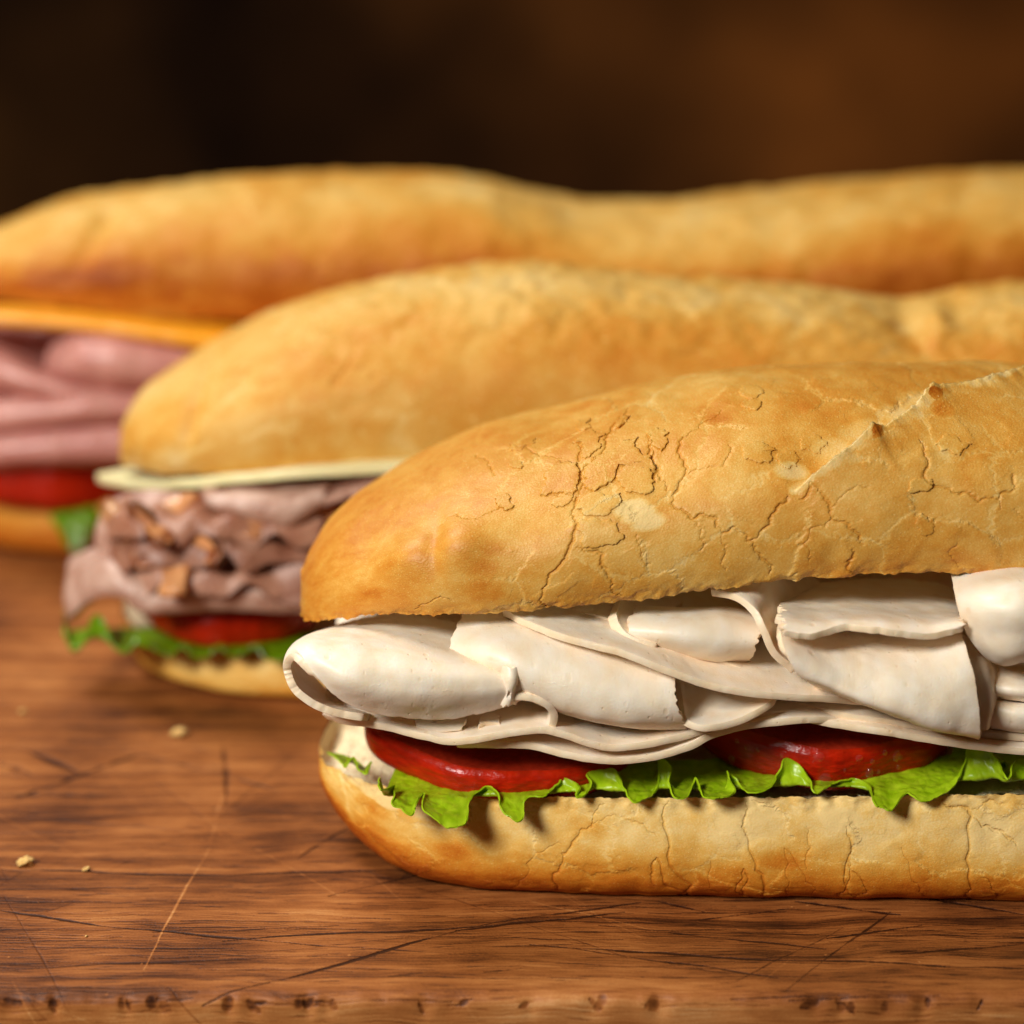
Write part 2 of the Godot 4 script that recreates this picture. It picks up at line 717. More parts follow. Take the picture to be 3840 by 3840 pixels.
# the cut face inside: crumb between the two rims
func crumb_mesh(loaf: Loaf, nu: int, inset: float, bulge: float) -> ArrayMesh:
	var rough := noise(401, 0.25, 4)
	var v := PackedVector3Array()
	var nv := 40
	for i in nu + 1:
		var s := loaf.at(lerpf(0.13 if loaf.top else 0.0, 1.0, float(i) / nu))
		var a := loaf.point(s, 0.0)
		var b := loaf.point(s, 1.0)
		for j in nv + 1:
			var q := float(j) / nv
			var p := a.lerp(b, lerpf(inset, 1.0 - inset, q))
			var e := pow(absf(q * 2 - 1), 6.0)
			p.y += (1.3 if loaf.top else -0.3) + (bulge * (1.0 - e) + rough.get_noise_3d(p.x, p.y, p.z) * 0.9) * minf(1.0, s[2] / 12.0)
			v.append(p * MM)
	return make_mesh(v, grid_index(nu + 1, nv + 1, not loaf.top))


func nothing(_x: float, _v: float, _p: Vector3) -> float:
	return 0.0


func zero(_t: float) -> float:
	return 0.0


func one(_t: float) -> float:
	return 1.0


func flaky_past_tip(u: float) -> float:
	return smoothstep(0.16, 0.34, u)


# ---------------------------------------------------------------- board and backdrop

func build_board() -> void:
	var board := thing("cutting_board", "thick scratched brown wooden board under all three sandwiches", "cutting board")
	var w := 2048
	var h := 2048
	var x0 := -160.0
	var span_x := 320.0
	var z0 := -290.0
	var edge := 39.5
	var front := 26.0                                # the front face continues the sheet
	var span_z := edge - z0 + front
	var grain := bytes_of(noise(501, 0.03, 5), w, h, 40, h)
	var fibre := bytes_of(noise(502, 0.34, 3), w, h, 70, h)
	var pores := bytes_of(noise(503, 0.22, 2), w, h, 150, h)
	var cloud := bytes_of(noise(504, 0.0032, 5), w, h)
	var speck := bytes_of(noise(505, 0.3, 2), w, h)
	var warp := bytes_of(noise(506, 0.0022, 3), w, h)
	var mark := PackedFloat32Array()
	mark.resize(w * h)
	var ppx := w / span_x
	var ppz := h / span_z
	# knife cuts seen in the wood: from, to, half width mm, depth (negative: a pale scratch)
	var cuts := [
		[Vector2(-95.4, 29.6), Vector2(-34.6, 23.5), 0.22, 0.45], [Vector2(-55.1, 18.4), Vector2(-3.7, 12.1), 0.25, 0.8], [Vector2(-56.6, 40.3), Vector2(-3.7, 11.0), 0.30, 1.0], [Vector2(-3.7, 11.0), Vector2(25.4, 2.7), 0.28, 0.9],
		[Vector2(-36.2, 0.1), Vector2(3.7, -20.8), 0.2, 0.7], [Vector2(-103.2, -11.4), Vector2(-57.0, -8.6), 0.28, 0.8], [Vector2(-57.0, -8.6), Vector2(-10.3, -11.4), 0.25, 0.8], [Vector2(-106.1, -44.8), Vector2(-83.1, -66.6), 0.7, 0.8],
		[Vector2(-109.8, -46.1), Vector2(-87.1, -46.1), 0.5, 0.7], [Vector2(-88.4, -70.8), Vector2(-50.9, -48.7), 0.5, 0.5], [Vector2(-106.9, -68.0), Vector2(-94.6, -57.4), 0.8, 0.6], [Vector2(-112.9, -62.3), Vector2(-104.8, -56.3), 0.8, 0.6],
		[Vector2(-99.8, 6.2), Vector2(-76.1, 13.1), 0.3, 0.8], [Vector2(-76.1, 13.1), Vector2(-40.9, 19.4), 0.3, 0.9], [Vector2(-40.9, 19.4), Vector2(-16.6, 22.5), 0.25, 0.7], [Vector2(-68.5, 16.3), Vector2(-33.3, 12.1), 0.2, 0.4],
		[Vector2(-10.8, 14.2), Vector2(22.1, 6.7), 0.3, 0.8], [Vector2(11.4, 21.1), Vector2(49.5, 32.6), 0.28, 0.7], [Vector2(3.4, 19.8), Vector2(53.1, 26.0), 0.28, 0.8], [Vector2(53.1, 26.0), Vector2(95.5, 28.8), 0.28, 0.7],
		[Vector2(73.7, 6.7), Vector2(50.0, 37.4), 0.26, 0.6], [Vector2(63.6, 13.1), Vector2(41.5, 33.5), 0.22, 0.45], [Vector2(60.1, 17.3), Vector2(79.1, 12.1), 0.32, 0.9], [Vector2(28.5, 2.3), Vector2(37.6, 6.7), 0.25, 0.6],
		[Vector2(55.6, 2.3), Vector2(75.6, 7.8), 0.35, 0.8], [Vector2(78.8, 0.1), Vector2(99.5, 7.8), 0.3, 0.8], [Vector2(36.3, 9.9), Vector2(55.3, 4.9), 0.3, 0.8], [Vector2(-0.6, 15.2), Vector2(97.7, 17.3), 0.25, 0.5],
		[Vector2(16.8, 12.1), Vector2(59.6, 21.5), 0.25, 0.6], [Vector2(73.4, 23.5), Vector2(97.3, 19.4), 0.25, 0.6], [Vector2(-43.7, -16.1), Vector2(-33.9, -30.7), 0.35, 0.5], [Vector2(-65.0, -73.7), Vector2(-60.9, -40.8), 0.5, 0.45],
		[Vector2(-62.1, -46.1), Vector2(-62.3, -23.3), 0.22, -0.5], [Vector2(-62.1, -20.8), Vector2(-68.7, 29.6), 0.22, -0.7], [Vector2(-52.8, -20.8), Vector2(-34.1, 0.1), 0.15, -0.5], [Vector2(9.9, -2.2), Vector2(14.9, 4.5), 0.25, -0.5],
		[Vector2(-28.3, -9.0), Vector2(-21.5, 2.3), 0.12, -0.4], [Vector2(-68.9, -28.2), Vector2(-45.7, -40.8), 0.2, -0.35], [Vector2(3.5, 2.3), Vector2(28.8, 15.2), 0.16, -0.45], [Vector2(46.4, 33.5), Vector2(53.4, 23.5), 0.2, -0.3],
	]
	for c in cuts:
		cut(mark, w, h, (c[0] - Vector2(x0, z0)) * Vector2(ppx, ppz), (c[1] - Vector2(x0, z0)) * Vector2(ppx, ppz), c[2] * ppx * 1.15, c[3] * 1.25)
	for k in 1300:                                    # short pores and hairline cuts along the grain
		var a := Vector2(rng.randf() * w, rng.randf() * h * 0.93)
		var l := rng.randf_range(30, 260)
		cut(mark, w, h, a, a + Vector2(l, rng.randf_range(-8, 8)), rng.randf_range(0.9, 1.6), rng.randf_range(0.15, 0.7))
	for k in 190:
		var a := Vector2(rng.randf() * w, rng.randf() * h * 0.93)
		var d := Vector2.from_angle(rng.randf_range(-1.2, 1.2)) * rng.randf_range(60, 420)
		cut(mark, w, h, a, a + d, rng.randf_range(0.9, 1.5), rng.randf_range(0.2, 0.5) if k % 2 else rng.randf_range(-0.4, -0.2))
	for k in 260:                                    # flour-like specks
		var p := Vector2(rng.randf() * w, rng.randf() * h * 0.93)
		var r := rng.randf_range(1.0, 2.2)
		stamp(mark, w, h, p.x, p.y, r, r, -rng.randf_range(0.4, 1.0), 0.5)
	# dents bitten out of the front edge: px centre along x (mm), half width, strength
	var gouges := []
	for q in [[Vector2(-91.4, 40.3), 4.0, 1.0], [Vector2(-83.7, 40.3), 1.6, 0.9], [Vector2(-70.6, 40.3), 1.6, 0.8], [Vector2(-64.4, 40.3), 2.2, 1.2], [Vector2(-61.0, 40.3), 3.0, 0.6], [Vector2(-51.8, 40.3), 2.2, 1.3], [Vector2(-47.5, 40.3), 3.2, 1.0], [Vector2(-37.3, 40.3), 1.8, 1.1], [Vector2(-33.9, 40.3), 2.4, 0.9], [Vector2(-16.0, 40.3), 2.4, 1.2], [Vector2(-11.2, 40.3), 4.0, 0.7], [Vector2(3.3, 40.3), 2.0, 0.7], [Vector2(14.9, 40.3), 3.4, 1.0], [Vector2(27.0, 40.3), 3.0, 1.3], [Vector2(40.0, 40.3), 6.0, 0.6], [Vector2(55.5, 40.3), 3.0, 1.0], [Vector2(60.3, 40.3), 2.4, 1.0], [Vector2(69.0, 40.3), 4.0, 1.0], [Vector2(75.3, 40.3), 2.4, 1.1], [Vector2(85.4, 40.3), 3.4, 0.9]]:
		gouges.append([q[0].x, q[1], q[2]])
		var cx: float = (q[0].x - x0) * ppx
		if q[2] < 0.65:
			continue
		for k in rng.randi_range(1, 4):
			var a := Vector2(cx + rng.randfn(0.0, 0.4) * q[1] * ppx, (edge - z0 + rng.randf_range(-0.8, 0.6)) * ppz)
			var d := Vector2(rng.randf_range(-1.0, 1.0) * q[1] * ppx, rng.randf_range(0.3, 2.4) * ppz)
			cut(mark, w, h, a, a + d, rng.randf_range(0.35, 0.8) * q[2] * ppx, rng.randf_range(0.3, 0.85))
	var ramp := lut([Color8(56, 27, 12), Color8(98, 53, 23), Color8(138, 79, 36), Color8(163, 100, 50), Color8(184, 121, 66), Color8(208, 154, 100)])
	var rgb := PackedByteArray()
	rgb.resize(w * h * 3)
	var height := PackedFloat32Array()
	height.resize(w * h)
	var k := 0
	var seam := int((Vector2(-60.2, -9.0).y - z0) * ppz)
	for y in h:
		var worn := clampf((y / ppz + z0 - edge + 1.0) / 4.0, 0.0, 1.0)      # the rubbed front edge is paler
		for x in w:
			var yy := clampi(y + (warp[k] - 128) / 9, 0, h - 1) * w + x
			var g := (grain[yy] - 128) / 255.0
			var f := (fibre[yy] - 128) / 255.0
			var p := maxf(0.0, (pores[yy] - 170) / 85.0)
			var m := mark[k]
			var b := 0.45 + g * 0.50 + f * 0.46 + (cloud[k] - 128) / 255.0 * 0.5 - p * 0.45 + (speck[k] - 128) / 255.0 * 0.18 + worn * 0.22
			if y > seam and y < seam + 200:
				b -= 0.04
			if m > 0:
				b -= m * 0.62
			else:
				b -= m * 0.50
			var q := clampi(int(b * 255), 0, 255) * 3
			rgb[k * 3] = ramp[q]
			rgb[k * 3 + 1] = ramp[q + 1]
			rgb[k * 3 + 2] = ramp[q + 2]
			height[k] = 0.7 + g * 0.10 + f * 0.10 - p * 0.22 - maxf(m, 0.0) * 0.5 + minf(m, 0.0) * -0.05
			k += 1
	var m := mat(Color.WHITE, 0.5, 0.32)
	m.albedo_texture = tex(rgb, w, h)
	m.heightmap_enabled = true
	m.heightmap_texture = tex_height(height, w, h)
	m.heightmap_scale = 0.06
	# the sheet: top, rounded worn edge, front face
	var dent := noise(510, 0.11, 4)
	var v := PackedVector3Array()
	var uv := PackedVector2Array()
	var line := []
	for z in [-420.0, -290.0, -150.0, -60.0, 0.0, 25.0, 33.0]:
		line.append([z, 0.0, z])
	for i in 22:                                     # edge profile by arc length
		var t := i / 21.0
		var s := 34.0 + t * 14.0
		line.append([0.0, 0.0, s])
	for s in [52.0, 58.0, 64.5]:
		line.append([0.0, 0.0, s])
	var xs := []
	var xx := -420.0
	while xx < 420.0:
		xs.append(xx)
		xx += 0.6 if absf(xx) < 125 else 8.0
	for x in xs:
		for l in line:
			var s: float = l[2]
			var p := Vector3(x, 0, s)
			var r := 2.4
			if s > edge - r:
				var a := (s - (edge - r)) / r
				if a < PI / 2:
					p = Vector3(x, -r + r * cos(a), edge - r + r * sin(a))
				else:
					p = Vector3(x, -r - (s - (edge - r) - r * PI / 2), edge)
			var near := exp(-pow((s - edge) / 3.2, 2.0))
			var d := dent.get_noise_2d(x, s * 0.6) * 0.4 * near
			for g in gouges:
				var e: float = absf(x - g[0]) / g[1]
				if e < 1.6:
					d -= exp(-e * e * 3.0) * g[2] * 0.8 * exp(-pow((s - edge - 1.0) / 2.0, 2.0))
			p += Vector3(0, 0.7, 0.7) * d
			v.append(p * MM)
			uv.append(Vector2((x - x0) / span_x, (s - z0) / span_z))
	put("board_top", make_mesh(v, grid_index(xs.size(), line.size()), uv), m, board)
	var under := BoxMesh.new()
	under.size = Vector3(0.838, 0.030, 0.4)
	var um := mat(Color8(134, 78, 38), 0.5)
	um.albedo_texture = smooth_tex(520, 0.02, 4, Color8(190, 170, 160), Color.WHITE)
	um.uv1_triplanar = true
	um.uv1_scale = Vector3(2, 40, 40)
	var body := put("board_body", under, um, board)
	body.position = Vector3(0, -0.0242, -0.168)
	var table := BoxMesh.new()
	table.size = Vector3(2.4, 0.04, 1.0)
	var tm := mat(Color8(58, 34, 20), 0.55)
	tm.albedo_texture = smooth_tex(521, 0.02, 5, Color8(150, 140, 130), Color.WHITE)
	tm.uv1_triplanar = true
	tm.uv1_scale = Vector3(1.5, 12, 12)
	var t := put("table", table, tm)
	t.position = Vector3(0, -0.0602, 0.06)
	t.set_meta("kind", "structure")
	t.set_meta("label", "dark wooden table beneath the cutting board")


func cut(arr: PackedFloat32Array, w: int, h: int, a: Vector2, b: Vector2, r: float, val: float) -> void:
	var n := (b - a).orthogonal() * 0.012
	var pts := wander([a, a.lerp(b, 0.33) + n * rng.randf_range(-1, 1), a.lerp(b, 0.66) + n * rng.randf_range(-1, 1), b], 0.02)
	var total := pts.size() - 1
	var wide := 1.0
	for i in total:
		var p: Vector2 = pts[i]
		var q: Vector2 = pts[i + 1]
		var steps := maxi(1, int((q - p).length() / 1.2))
		wide = clampf(wide + rng.randf_range(-0.25, 0.25), 0.45, 1.3)
		for k in steps:
			var e := p.lerp(q, float(k) / steps)
			var f := (i + float(k) / steps) / total
			var rr := maxf(0.9, r * wide * sqrt(maxf(0.05, sin(PI * f))))
			stamp(arr, w, h, e.x, e.y, rr, rr * 1.1, val * clampf(wide, 0.5, 1.0), 0.6)


func build_backdrop() -> void:
	var wall := BoxMesh.new()
	wall.size = Vector3(4.4, 3.6, 0.05)
	var m := mat(Color.WHITE, 0.9, 0.2)
	m.albedo_texture = smooth_tex(601, 0.006, 4, Color8(14, 8, 6), Color8(90, 62, 32), 512)
	m.uv1_triplanar = true
	m.uv1_scale = Vector3.ONE * 0.9
	var o := put("backdrop", wall, m)
	o.position = Vector3(0, 0.3, -1.33)
	o.set_meta("kind", "structure")
	o.set_meta("label", "mottled dark brown backdrop wall behind the sandwiches")


# ---------------------------------------------------------------- front sandwich

var ear: Array = []
var ear_n: FastNoiseLite
var bumps: Array = []

func front_top_shape(x: float, v: float, p: Vector3) -> float:
	var d := 0.0
	var s := v * 110.0
	if x < 10:
		d += 2.2 * exp(-(pow((x - bumps[0].x) / 5.0, 2.0) + pow((s - bumps[0].y * 110.0) / 6.5, 2.0)))
		d += 2.4 * exp(-(pow((x - bumps[1].x) / 5.0, 2.0) + pow((s - bumps[1].y * 110.0) / 6.5, 2.0)))
		d -= 1.0 * exp(-(pow((x - bumps[2].x) / 1.8, 2.0) + pow((s - bumps[2].y * 110.0) / 8.0, 2.0)))
	if v < 0.04:
		d += ear_n.get_noise_3d(p.x * 0.9, p.y * 0.9, p.z * 0.9) * 0.9 * (1.0 - v / 0.04)
	if x > 48:
		# the slash: a torn lip that rises below the line, a stretched hollow above it
		var best := 1e9
		var side := 0.0
		var where := 0.0
		for i in ear.size() - 1:
			var a := Vector2(ear[i].x, ear[i].y * 110.0)
			var b := Vector2(ear[i + 1].x, ear[i + 1].y * 110.0)
			var ab := b - a
			var q := Vector2(x, s) - a
			var t := clampf(q.dot(ab) / ab.length_squared(), 0, 1)
			var e := (q - ab * t).length()
			if e < best:
				best = e
				side = ab.cross(q)
				where = i + t
		var amt := clampf(where / 1.5, 0.0, 1.0)
		var j := ear_n.get_noise_2d(where * 9.0, 7.0)
		if side < 0:
			var peak := exp(-pow((where - 3.0) / 0.42, 2.0)) + exp(-pow((where - 6.0) / 0.5, 2.0)) * 1.1
			d += amt * 3.1 * exp(-best / 8.0) + amt * j * 0.7 * exp(-best / 1.6) + peak * 1.5 * exp(-best / 4.5)
		else:
			d -= amt * 2.3 * exp(-pow(best / 8.0, 2.0))
	return d


func front_bottom_shape(_x: float, v: float, p: Vector3) -> float:
	if v < 0.05:
		return ear_n.get_noise_3d(p.x * 0.9, p.y * 0.9, p.z * 0.9 + 40.0) * 1.3 * (1.0 - v / 0.05)
	return 0.0


func front_top_bake_u(u: float) -> float:
	return 0.04 + 0.13 * exp(-pow(u / 0.20, 2.0)) - 0.06 * exp(-pow((u - 0.42) / 0.15, 2.0))

func front_top_bake_v(v: float) -> float:
	return 0.05 * exp(-pow((v - 0.42) / 0.12, 2.0)) - 0.05 * exp(-pow((v - 0.16) / 0.1, 2.0))

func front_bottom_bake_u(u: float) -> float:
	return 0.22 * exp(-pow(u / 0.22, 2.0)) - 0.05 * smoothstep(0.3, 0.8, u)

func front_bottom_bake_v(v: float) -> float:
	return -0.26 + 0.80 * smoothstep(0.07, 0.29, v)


func flake(loaf: Loaf, outline: Array, proud: float, parent: Node3D, m: Material, s: int, lumps: FastNoiseLite) -> void:
	var pts := PackedVector2Array()
	var ring := outline.duplicate()
	ring.append(outline[0])
	var keep := rng.state
	rng.seed = s
	for p in ring:
		pts.append(Vector2(p.x, p.y * 110.0))
	var fine := wander(Array(pts), 0.26)
	rng.state = keep
	var poly := PackedVector2Array()
	for i in fine.size() - 1:
		if poly.is_empty() or poly[poly.size() - 1].distance_to(fine[i]) > 0.08:
			poly.append(fine[i])
	var centre := Vector2.ZERO
	for p in poly:
		centre += p / poly.size()
	# rings from the middle out, the last ones turning down over the edge
	var fr := [0.0, 0.35, 0.7, 0.93, 1.0, 1.0]
	var up := [1.0, 1.0, 1.0, 1.0, 0.6, -1.2]
	var n := poly.size()
	var v := PackedVector3Array()
	var uv := PackedVector2Array()
	var col := PackedColorArray()
	for r in fr.size():
		for i in n:
			var q: Vector2 = centre.lerp(poly[i], fr[r])
			var st := nearest_station(loaf, q.x)
			var vv := q.y / 110.0
			var p := loaf.point(st, vv)
			var nrm := (loaf.point(st, vv + 0.01) - loaf.point(st, vv - 0.01)).cross(Vector3.RIGHT).normalized() * -1.0
			if nrm.y < 0 and vv > 0.2:
				nrm = -nrm
			if vv <= 0.2 and nrm.z < 0:
				nrm = -nrm
			v.append((p + nrm * (proud * up[r] + lumps.get_noise_3d(p.x, p.y, p.z) * 0.7 + front_top_shape(p.x, vv, p))) * MM)
			uv.append(Vector2(loaf.u_of_x(q.x), vv))
			var g := 1.0 if r < 3 else 1.22
			col.append(Color(g, g * 1.03, g * 1.12))
	var idx := grid_index(fr.size(), n, true, true)
	var mesh := make_mesh(v, idx, uv, col)
	put("crust_flake", mesh, m, parent)


func nearest_station(loaf: Loaf, x: float) -> Array:
	var k := clampi(loaf.xs.bsearch(x), 1, loaf.n)
	var a := loaf.xs[k - 1]
	var b := loaf.xs[k]
	return loaf.at((k - 1 + clampf((x - a) / maxf(b - a, 1e-4), 0, 1)) / loaf.n)


func build_front_sandwich() -> void:
	ear_n = noise(77, 0.25, 4)
	var loaf := Loaf.new([[-43.2, -38, 1.5, 46.5, 8], [-42.4, -38, 7, 46.6, 9], [-41, -38, 12.2, 48, 10.8], [-38, -38, 18.3, 50.2, 13.1], [-33, -38, 24.3, 53, 14.7], [-27, -38, 29.1, 55.1, 16.1], [-20, -38, 32.8, 56.8, 18.6], [-12, -38, 35.6, 57.9, 21.3], [-3, -38, 37.3, 58.7, 24], [7, -38, 38, 60, 25.2], [18, -38, 38, 61.1, 27.2], [30, -38, 38, 62.7, 28.5], [42, -38, 38, 64.6, 29.2], [55, -38, 38, 66, 28.9], [68, -38, 38, 67, 28.4], [82, -38, 38, 67.2, 28.2], [96, -38, 38, 67, 28.4], [110, -38, 38, 67, 27.6], [130, -38, 38, 67, 27.6], [150, -38, 38, 67, 27.6]], true)
	var w := 2048
	var h := 1024
	var crk := PackedFloat32Array()
	crk.resize(w * h)
	var tint := PackedFloat32Array()
	tint.resize(w * h)
	ear = [Vector2(53.1, 0.201), Vector2(56.3, 0.223), Vector2(62.6, 0.263), Vector2(68.0, 0.306), Vector2(71.0, 0.316), Vector2(76.3, 0.359), Vector2(80.9, 0.405), Vector2(86.2, 0.426), Vector2(93.1, 0.452), Vector2(101.5, 0.496)]
	bumps = [Vector2(-19.7, 0.199), Vector2(-9.8, 0.199), Vector2(-14.4, 0.215)]
	for q in ear.size():
		if ear[q].x > 60:
			stamp(tint, w, h, loaf.u_of_x(ear[q].x) * w, (ear[q].y + 0.030) * h, 60, 36, 0.62, 0.7)
			stamp(tint, w, h, loaf.u_of_x(ear[q].x) * w, (ear[q].y - 0.014) * h, 40, 14, 0.35, 0.8)
	crack(tint, w, h, loaf, ear, 1.2, 0.7, 0.15, 0.6, false)
	for q in [Vector2(68.3, 0.299), Vector2(80.9, 0.393), Vector2(82.4, 0.361)]:
		stamp(tint, w, h, loaf.u_of_x(q.x) * w, q.y * h, 26, 20, -0.6, 0.8)
	for q in [Vector2(23.8, 0.196), Vector2(22.5, 0.213), Vector2(25.5, 0.177), Vector2(52.8, 0.247)]:
		stamp(tint, w, h, loaf.u_of_x(q.x) * w, q.y * h, 36, 24, 1.0, 0.7)
	for q in [Vector2(-3.1, 0.180), Vector2(-5.6, 0.134), Vector2(-4.6, 0.062), Vector2(-6.6, 0.081), Vector2(-24.3, 0.187), Vector2(-27.2, 0.103), Vector2(14.3, 0.551), Vector2(40.5, 0.388), Vector2(83.2, 0.048)]:
		stamp(tint, w, h, loaf.u_of_x(q.x) * w, q.y * h, 40, 28, -0.32, 1.2)
	for c in [[Vector2(12.8, 0.349), Vector2(13.1, 0.306), Vector2(12.8, 0.273), Vector2(11.9, 0.249), Vector2(11.3, 0.227), Vector2(12.2, 0.192), Vector2(11.6, 0.163), Vector2(10.4, 0.136), Vector2(9.3, 0.117), Vector2(7.3, 0.096), Vector2(6.7, 0.072), Vector2(5.8, 0.045), Vector2(6.4, 0.000)],
			[Vector2(12.2, 0.148), Vector2(14.6, 0.132), Vector2(17.1, 0.122), Vector2(17.7, 0.089), Vector2(19.0, 0.057), Vector2(20.9, 0.017)], [Vector2(13.1, 0.321), Vector2(17.4, 0.361), Vector2(18.7, 0.409), Vector2(21.5, 0.464)], [Vector2(11.9, 0.414), Vector2(13.1, 0.373), Vector2(13.1, 0.352)],
			[Vector2(18.7, 0.409), Vector2(22.2, 0.440), Vector2(23.2, 0.488)], [Vector2(26.2, 0.383), Vector2(26.8, 0.321), Vector2(27.8, 0.278), Vector2(29.1, 0.239)], [Vector2(56.0, 0.211), Vector2(58.1, 0.187), Vector2(59.5, 0.158), Vector2(59.8, 0.134)],
			[Vector2(59.8, 0.134), Vector2(62.3, 0.124), Vector2(64.4, 0.101), Vector2(66.2, 0.074)], [Vector2(64.0, 0.067), Vector2(64.4, 0.012)], [Vector2(51.7, 0.192), Vector2(49.6, 0.165), Vector2(48.5, 0.129), Vector2(46.4, 0.115)],
			[Vector2(46.4, 0.115), Vector2(44.6, 0.098), Vector2(42.9, 0.120), Vector2(41.5, 0.134), Vector2(39.5, 0.124), Vector2(38.5, 0.156), Vector2(35.9, 0.172), Vector2(34.0, 0.165), Vector2(32.7, 0.184), Vector2(30.8, 0.196), Vector2(30.1, 0.227)], [Vector2(44.9, 0.098), Vector2(46.4, 0.074), Vector2(47.8, 0.055), Vector2(48.5, 0.022)],
			[Vector2(77.1, 0.292), Vector2(77.8, 0.259), Vector2(77.5, 0.225), Vector2(78.2, 0.203), Vector2(81.7, 0.194), Vector2(84.0, 0.180), Vector2(85.9, 0.182), Vector2(87.4, 0.163), Vector2(91.2, 0.168)], [Vector2(91.2, 0.168), Vector2(94.6, 0.192)], [Vector2(94.2, 0.225), Vector2(94.2, 0.194)],
			[Vector2(26.8, 0.349), Vector2(27.8, 0.292), Vector2(27.1, 0.261)], [Vector2(31.7, 0.256), Vector2(32.7, 0.294), Vector2(34.0, 0.361)], [Vector2(56.0, 0.211), Vector2(53.8, 0.180)], [Vector2(30.1, 0.227), Vector2(31.7, 0.256)]]:
		crack(crk, w, h, loaf, c, 0.27, 0.85, 0.22, 0.5)
	for c in [[Vector2(8.1, 0.285), Vector2(9.9, 0.273), Vector2(12.5, 0.266)], [Vector2(-7.1, 0.462), Vector2(-4.6, 0.419), Vector2(-3.9, 0.390), Vector2(-3.1, 0.369)], [Vector2(-0.5, 0.462), Vector2(3.0, 0.440), Vector2(4.2, 0.414), Vector2(7.0, 0.393), Vector2(9.9, 0.376)],
			[Vector2(-13.9, 0.275), Vector2(-10.5, 0.290), Vector2(-7.9, 0.263), Vector2(-6.4, 0.256), Vector2(-4.9, 0.268), Vector2(-2.0, 0.285)], [Vector2(-18.7, 0.024), Vector2(-16.4, 0.045), Vector2(-13.7, 0.069), Vector2(-11.4, 0.050)], [Vector2(23.5, 0.153), Vector2(24.2, 0.115), Vector2(26.2, 0.081)],
			[Vector2(59.8, 0.132), Vector2(58.8, 0.115), Vector2(56.0, 0.115), Vector2(54.6, 0.084), Vector2(56.0, 0.048)], [Vector2(39.5, 0.120), Vector2(40.2, 0.096), Vector2(39.5, 0.067), Vector2(40.2, 0.045)], [Vector2(34.3, 0.160), Vector2(35.3, 0.122), Vector2(35.3, 0.093)],
			[Vector2(34.0, 0.361), Vector2(37.2, 0.390), Vector2(40.8, 0.417)], [Vector2(83.6, 0.079), Vector2(84.3, 0.017)], [Vector2(94.2, 0.148), Vector2(95.8, 0.127)], [Vector2(91.2, 0.168), Vector2(91.6, 0.146)], [Vector2(59.8, 0.156), Vector2(61.9, 0.177), Vector2(66.9, 0.192)], [Vector2(32.4, 0.263), Vector2(36.6, 0.271), Vector2(40.2, 0.268), Vector2(41.2, 0.316)]]:
		crack(crk, w, h, loaf, c, 0.15, 0.6, 0.22, 0.5)
	var maps := crust_maps(loaf, w, h, 101, crk, tint, front_top_bake_u, front_top_bake_v, flaky_past_tip)
	var cm := crust_mat(maps, 0.48, 0.40)
	cm.albedo_color = Color(0.93, 0.92, 0.90)
	var lumps := noise(110, 0.035, 3)
	var bun := thing("top_bun", "cracked golden top bun half of the front turkey sandwich", "bread", "top bun halves")
	put("crust", crust_mesh(loaf, maps, 620, 330, lumps, 0.7, front_top_shape), cm, bun)
	put("crumb", crumb_mesh(loaf, 160, 0.02, 2.0), mats.crumb, bun)
	var n := 0
	for f in [[Vector2(28.1, 0.400), Vector2(30.4, 0.378), Vector2(30.1, 0.352), Vector2(28.5, 0.335), Vector2(27.1, 0.352), Vector2(26.2, 0.390)], [Vector2(18.3, 0.359), Vector2(21.2, 0.378), Vector2(24.5, 0.383), Vector2(26.5, 0.330), Vector2(26.8, 0.292), Vector2(21.9, 0.328), Vector2(19.3, 0.287), Vector2(15.6, 0.268), Vector2(13.7, 0.282), Vector2(13.7, 0.318)],
			[Vector2(6.1, 0.345), Vector2(9.0, 0.371), Vector2(11.0, 0.361), Vector2(12.8, 0.333), Vector2(12.5, 0.280), Vector2(11.6, 0.273), Vector2(7.5, 0.292), Vector2(5.3, 0.290)], [Vector2(12.2, 0.426), Vector2(15.6, 0.443), Vector2(18.3, 0.412), Vector2(17.1, 0.373), Vector2(14.0, 0.354), Vector2(13.4, 0.378)],
			[Vector2(13.1, 0.498), Vector2(15.6, 0.488), Vector2(15.6, 0.450), Vector2(13.1, 0.448)], [Vector2(19.9, 0.290), Vector2(21.9, 0.323), Vector2(26.8, 0.287), Vector2(26.8, 0.247), Vector2(24.5, 0.242), Vector2(21.5, 0.254)],
			[Vector2(12.2, 0.237), Vector2(14.6, 0.266), Vector2(20.6, 0.254), Vector2(20.3, 0.225), Vector2(18.7, 0.211), Vector2(13.4, 0.220)], [Vector2(12.8, 0.213), Vector2(19.9, 0.187), Vector2(21.2, 0.153), Vector2(19.0, 0.139), Vector2(15.6, 0.139), Vector2(12.8, 0.158)]]:
		flake(loaf, f, 0.36, bun, cm, 700 + n, lumps)
		n += 1
	var r3 := RandomNumberGenerator.new()
	r3.seed = 19
	for k in 13:                                     # smaller chips lifted off the crust round the big plates
		var c := Vector2(r3.randf_range(-2.0, 58.0), r3.randf_range(0.24, 0.47)) if k < 10 else Vector2(r3.randf_range(20.0, 96.0), r3.randf_range(0.10, 0.30))
		var size := r3.randf_range(1.4, 3.6)
		var ring := []
		var turns := r3.randi_range(6, 8)
		for i in turns:
			var a := TAU * i / turns + r3.randf_range(-0.25, 0.25)
			var d := Vector2(cos(a) * 1.25, sin(a) * 0.8).rotated(k * 1.3) * size * r3.randf_range(0.6, 1.15)
			ring.append(c + Vector2(d.x, d.y / 110.0))
		flake(loaf, ring, r3.randf_range(0.15, 0.34), bun, cm, 800 + k, lumps)

